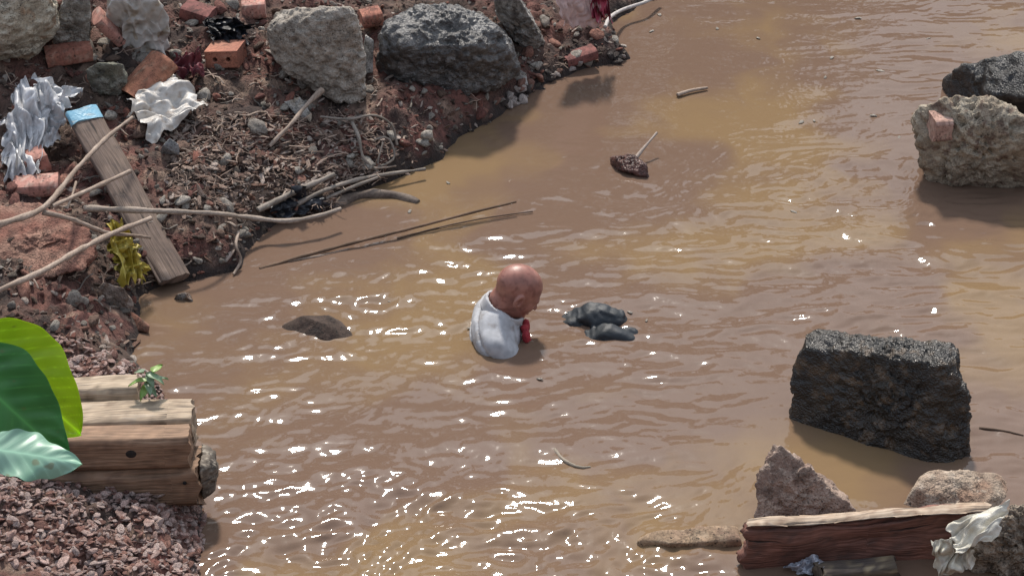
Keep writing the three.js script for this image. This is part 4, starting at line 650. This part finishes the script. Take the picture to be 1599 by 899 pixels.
{
  const r = rng(404), kinds = [
    ['pale_rubble_piece', ['pale broken stone', 'dull grey broken stone', 'whitish broken stone'], 'pale stones scattered on the bank', [[0.42, 0.38, 0.33], [0.34, 0.30, 0.26], [0.5, 0.45, 0.39]], 190],
    ['red_rubble_piece', ['red brick fragment', 'dark red brick fragment', 'pink brick fragment'], 'brick fragments scattered on the bank', [[0.30, 0.115, 0.08], [0.22, 0.085, 0.065], [0.38, 0.18, 0.13]], 170],
    ['brown_rubble_piece', ['dark brown lump of earth', 'light brown lump of earth'], 'earth lumps scattered on the bank', [[0.17, 0.11, 0.08], [0.24, 0.15, 0.11]], 100]];
  for (const [name, label, group, tones, count] of kinds) for (let n = 0, tries = 0; n < count && tries < 6000; tries++) {
    const px = r() * 1000, py = r() * 800, p = hit(px, py); if (shoreDist(p.x, p.z) < 0.015 || p.z > -5.7) continue;
    if (py > 570 && px < 330) continue;
    const s = 0.012 + 0.030 * Math.pow(r(), 2), g = variants[Math.floor(r() * 6)], k = Math.floor(r() * tones.length);
    const o = mesh(name, g, toneMat(name + k, tones[k], M.rock)); o.position.copy(p); o.position.y += s * 0.25; o.scale.set(s * (1 + r() * 0.7), s, s * (0.8 + r() * 0.5)); o.rotation.set(r() * 0.8, r() * 6.28, r() * 0.8); tag(o, (s > 0.021 ? 'larger ' : '') + label[k] + ' beside ' + near(p), 'stone', group); n++;
  }
}
{ // gravel nobody could count: the pink chips before the timbers and the fine rubble over the bank
  const r = rng(77), q = new THREE.Quaternion(), e = new THREE.Euler(), m4 = new THREE.Matrix4(), col = new THREE.Color();
  const make = (name, label, count, pick, tones, parentG) => { const im = new THREE.InstancedMesh(parentG, M.rock, count); let n = 0, tries = 0;
    while (n < count && tries++ < count * 12) { const w = pick(); if (!w) continue; const [x, z, s] = w; e.set((r() - 0.5) * 1.3, r() * 6.28, (r() - 0.5) * 1.3); q.setFromEuler(e); m4.compose(V(x, ground(x, z) + s * 0.15, z), q, V(s * (1 + 0.7 * r()), s * (0.5 + 0.3 * r()), s)); im.setMatrixAt(n, m4); const t = tones[Math.floor(r() * tones.length)], k = 0.75 + 0.5 * r(); col.setRGB(t[0] * k, t[1] * k, t[2] * k); im.setColorAt(n, col); n++; }
    im.count = n; im.name = numbered(name); im.castShadow = im.receiveShadow = true; scene.add(im); stuff(im); tag(im, label, 'gravel'); };
  const A = at(-60, 800, 0.05), B = at(322, 910, 0.05);
  for (let v = 0; v < 3; v++) make('pink_gravel', ['coarse pink gravel before the timber stack', 'angular pink gravel before the timber stack', 'reddish gravel before the timber stack'][v], 2400, () => { const x = A.x + r() * (B.x + 0.03 - A.x), z = -6.7 + r() * 1.4; return shoreDist(x, z) > -0.01 ? [x, z, 0.007 + 0.018 * r() * r()] : null; }, [[0.72, 0.51, 0.45], [0.64, 0.42, 0.36], [0.78, 0.60, 0.54], [0.36, 0.18, 0.14]], variants[v]);
  for (let v = 3; v < 6; v++) make('fine_rubble', ['fine rubble strewn over the bank', 'fine red rubble strewn over the bank', 'fine grey rubble strewn over the bank'][v - 3], 6500, () => { const x = -3.3 + r() * 4.3, z = -13.6 + r() * 7.4; if (fbm(x * 2.5 + v, 2, z * 2.5, 2) < -0.18) return null; return shoreDist(x, z) > 0.0 ? [x, z, 0.007 + 0.020 * r() * r()] : null; }, [[[0.50, 0.41, 0.35], [0.60, 0.51, 0.44], [0.24, 0.14, 0.105], [0.10, 0.06, 0.045]], [[0.27, 0.10, 0.07], [0.2, 0.08, 0.06], [0.34, 0.17, 0.12]], [[0.3, 0.26, 0.22], [0.18, 0.14, 0.11], [0.1, 0.07, 0.055]]][v - 3], variants[v]);
  make('bark_chips', 'pale flakes of bark and wood on the bank', 3400, () => { const c = r() < 0.6, p = c ? hit(260 + r() * 340, 180 + r() * 150) : hit(r() * 900, 40 + r() * 520); return shoreDist(p.x, p.z) > 0.005 ? [p.x, p.z, 0.006 + 0.021 * r() * r()] : null; }, [[0.56, 0.41, 0.33], [0.46, 0.32, 0.25], [0.62, 0.50, 0.43], [0.24, 0.13, 0.09], [0.10, 0.06, 0.045]], variants[1].clone().scale(1.7, 0.45, 0.8));
  // dry plant litter
  const lg = mergeGeometries([0, 1, 2].map(k => stickGeo([V(-0.05, 0.004 * k, 0.004), V(-0.015, 0.006, -0.004 + 0.003 * k), V(0.02, 0.004, 0.003), V(0.05, 0.008 - 0.004 * k, -0.002)].map(p => p.applyEuler(new THREE.Euler(0, k * 1.1, 0)).add(V(0.03 * k, 0, 0.025 * k))), 0.0028, 0.0016, { seg: 4, per: 60, seed: k }))); paint(lg, white3);
  const im = new THREE.InstancedMesh(lg, M.bark, 260); let n = 0;
  while (n < 260) { const c = r() < 0.55; const p = c ? hit(270 + r() * 330, 185 + r() * 140) : hit(r() * 900, 60 + r() * 500); if (shoreDist(p.x, p.z) < 0.01) continue; e.set((r() - 0.5) * 0.9, r() * 6.28, (r() - 0.5) * 0.9); q.setFromEuler(e); const s = 0.3 + 0.5 * r(); m4.compose(V(p.x, p.y + 0.008, p.z), q, V(s, s * 1.3, s)); im.setMatrixAt(n, m4); const k = 0.5 + 0.9 * r(); col.setRGB(0.46 * k, 0.34 * k, 0.27 * k); im.setColorAt(n, col); n++; }
  im.name = 'dry_litter'; im.castShadow = im.receiveShadow = true; scene.add(im); stuff(im); tag(im, 'dry straw and twig litter on the bank', 'litter');
}
{ // single twigs and wood chips on the bank
  const r = rng(515);
  for (let n = 0; n < 60;) { const px = r() * 720, py = 120 + r() * 420, p = hit(px, py); if (shoreDist(p.x, p.z) < 0.02 || (px < 120 && py > 440)) continue; const L = 0.05 + 0.12 * r() * r(), pts = [V(-L / 2, 0.006, 0), V(-L / 6, 0.012 + 0.01 * r(), 0.01 * (r() - 0.5)), V(L / 5, 0.01, 0.012 * (r() - 0.5)), V(L / 2, 0.01 + 0.02 * r(), 0)]; const g = stickGeo(pts, 0.003 + 0.003 * r(), 0.0025, { seg: 5, seed: n }); paint(g, barkTone(...(r() < 0.6 ? dry : greyWood), n)); const o = mesh('bank_twig', g, M.bark); o.position.copy(p); o.rotation.set((r() - 0.5) * 0.3, r() * 6.28, (r() - 0.5) * 0.5); tag(o, (L > 0.09 ? 'longer' : 'short') + ' dry twig lying loose beside ' + near(p), 'twig', 'twigs loose on the bank'); n++; }
}
{ // shore pebbles and scraps at the far waterline, flotsam on the water
  const r = rng(616);
  for (let n = 0; n < 34; n++) { const k = r(), a = [[985, 92], [900, 112], [850, 132], [800, 165], [772, 192]], i = Math.min(3, Math.floor(k * 4)), f = k * 4 - i; const x = a[i][0] + (a[i + 1][0] - a[i][0]) * f + (r() - 0.5) * 26, y = a[i][1] + (a[i + 1][1] - a[i][1]) * f - 8 + (r() - 0.5) * 18; const p = hit(x, y), s = 0.012 + 0.024 * r(); const c = r(); const o = mesh('shore_pebble', variants[n % 6], c < 0.4 ? toneMat('peb0', [0.55, 0.47, 0.43], M.rock) : c < 0.75 ? toneMat('peb1', [0.07, 0.05, 0.045], M.wetRock) : toneMat('peb2', [0.3, 0.16, 0.12], M.rock)); o.position.copy(p); o.position.y += s * 0.2; o.scale.set(s * 1.5, s, s); o.rotation.set(r(), r() * 6, r()); tag(o, (c < 0.4 ? 'pale' : c < 0.75 ? 'black wet' : 'reddish') + ' pebble at the waterline beside ' + near(p), 'stone', 'small stones at the far waterline'); }
  const spots = [[1290, 120], [1252, 190], [1272, 188], [1340, 28], [1018, 48], [1030, 22], [1362, 180], [1405, 214], [1375, 110], [1300, 90], [1450, 60], [1120, 45], [1185, 60], [1240, 330], [735, 512], [700, 285], [1010, 500], [985, 488], [845, 592], [1130, 470], [610, 470], [640, 330]];
  spots.forEach(([x, y], n) => { const s = 0.007 + 0.008 * r(); const o = mesh('flotsam', variants[n % 6], toneMat('flo', [0.62, 0.56, 0.48], M.rock)); o.position.copy(at(x, y, 0.004)); o.scale.set(s * 1.7, s * 0.5, s); o.rotation.y = r() * 6; tag(o, 'pale speck of flotsam drifting on the water', 'flotsam', 'flotsam on the water'); });
}

// ---------------------------------------------------------------- trees on the far side, mirrored by the upstream water
function tree(x, z, h, w, seed, label) {
  const r = rng(seed), b = V(x, ground(x, z), z), t = thing('bank_tree', b, label, 'tree', 'trees on the far bank');
  const parts = [stickGeo([V(0, -0.1, 0), V(0.1, h * 0.3, 0.05), V(-0.05, h * 0.62, 0)], 0.16, 0.08, { per: 6, seg: 9 })];
  for (let k = 0; k < 6; k++) { const a = k * 1.05 + r(), y = h * (0.3 + 0.06 * k); parts.push(stickGeo([V(0.05, y, 0), V(Math.cos(a) * w * 0.25, y + h * 0.12, Math.sin(a) * w * 0.25), V(Math.cos(a) * w * 0.42, y + h * 0.22, Math.sin(a) * w * 0.42)], 0.06, 0.02, { per: 6, seg: 6 })); }
  mesh('trunk', paint(mergeGeometries(parts), barkTone([0.09, 0.07, 0.05], [0.14, 0.11, 0.08])), M.bark, t);
  const pos = [], colr = [], idx = []; const clumps = []; for (let k = 0; k < 26; k++) { const a = r() * 6.28, u = Math.sqrt(r()); clumps.push([Math.cos(a) * u * w * 0.42, h * (0.22 + 0.7 * r()), Math.sin(a) * u * w * 0.42, w * (0.10 + 0.1 * r())]); }
  for (let n = 0; n < 5200; n++) { const c = clumps[Math.floor(r() * clumps.length)]; const d = V(r() * 2 - 1, r() * 2 - 1, r() * 2 - 1).normalize().multiplyScalar(c[3] * Math.cbrt(r())); const p = V(c[0] + d.x, c[1] + d.y * 0.75, c[2] + d.z), u = V(r() - 0.5, r() - 0.5, r() - 0.5).normalize(), v = V(r() - 0.5, r() - 0.5, r() - 0.5).cross(u).normalize(), s = 0.11 + 0.09 * r(), i = pos.length / 3;
    for (const [a, e] of [[-1, 0], [0, 0.5], [1, 0], [0, -0.5]]) pos.push(p.x + (u.x * a + v.x * e) * s, p.y + (u.y * a + v.y * e) * s, p.z + (u.z * a + v.z * e) * s); const g = 0.7 + 0.6 * r(); for (let q = 0; q < 4; q++) colr.push(0.065 * g, 0.095 * g, 0.03 * g); idx.push(i, i + 1, i + 2, i, i + 2, i + 3); }
  const g = new THREE.BufferGeometry(); g.setAttribute('position', new THREE.Float32BufferAttribute(pos, 3)); g.setAttribute('color', new THREE.Float32BufferAttribute(colr, 3)); g.setIndex(idx); g.computeVertexNormals(); mesh('crown', g, M.leaf, t);
}
[[-6.5, -19, 8.2, 5.2], [-2.6, -18.5, 7.6, 4.8], [1.2, -22.8, 9.4, 5.2], [6.4, -25, 5.2, 4.2], [-4.5, -23, 9.5, 6], [-0.8, -21.6, 10, 5], [3.0, -24, 8.6, 4.4]].forEach(([x, z, h, w], i) => tree(x, z, h, w, 900 + i, ['tall leafy tree on the far bank above the cream boulder', 'leafy tree on the far bank behind the slate boulder', 'leafy tree upstream where the water bends', 'low bushy tree beyond the black stone', 'broad leafy tree at the back of the far bank', 'tallest leafy tree on the far bank', 'slender leafy tree next to the upstream bend'][i]));

renderer.render(scene, camera);
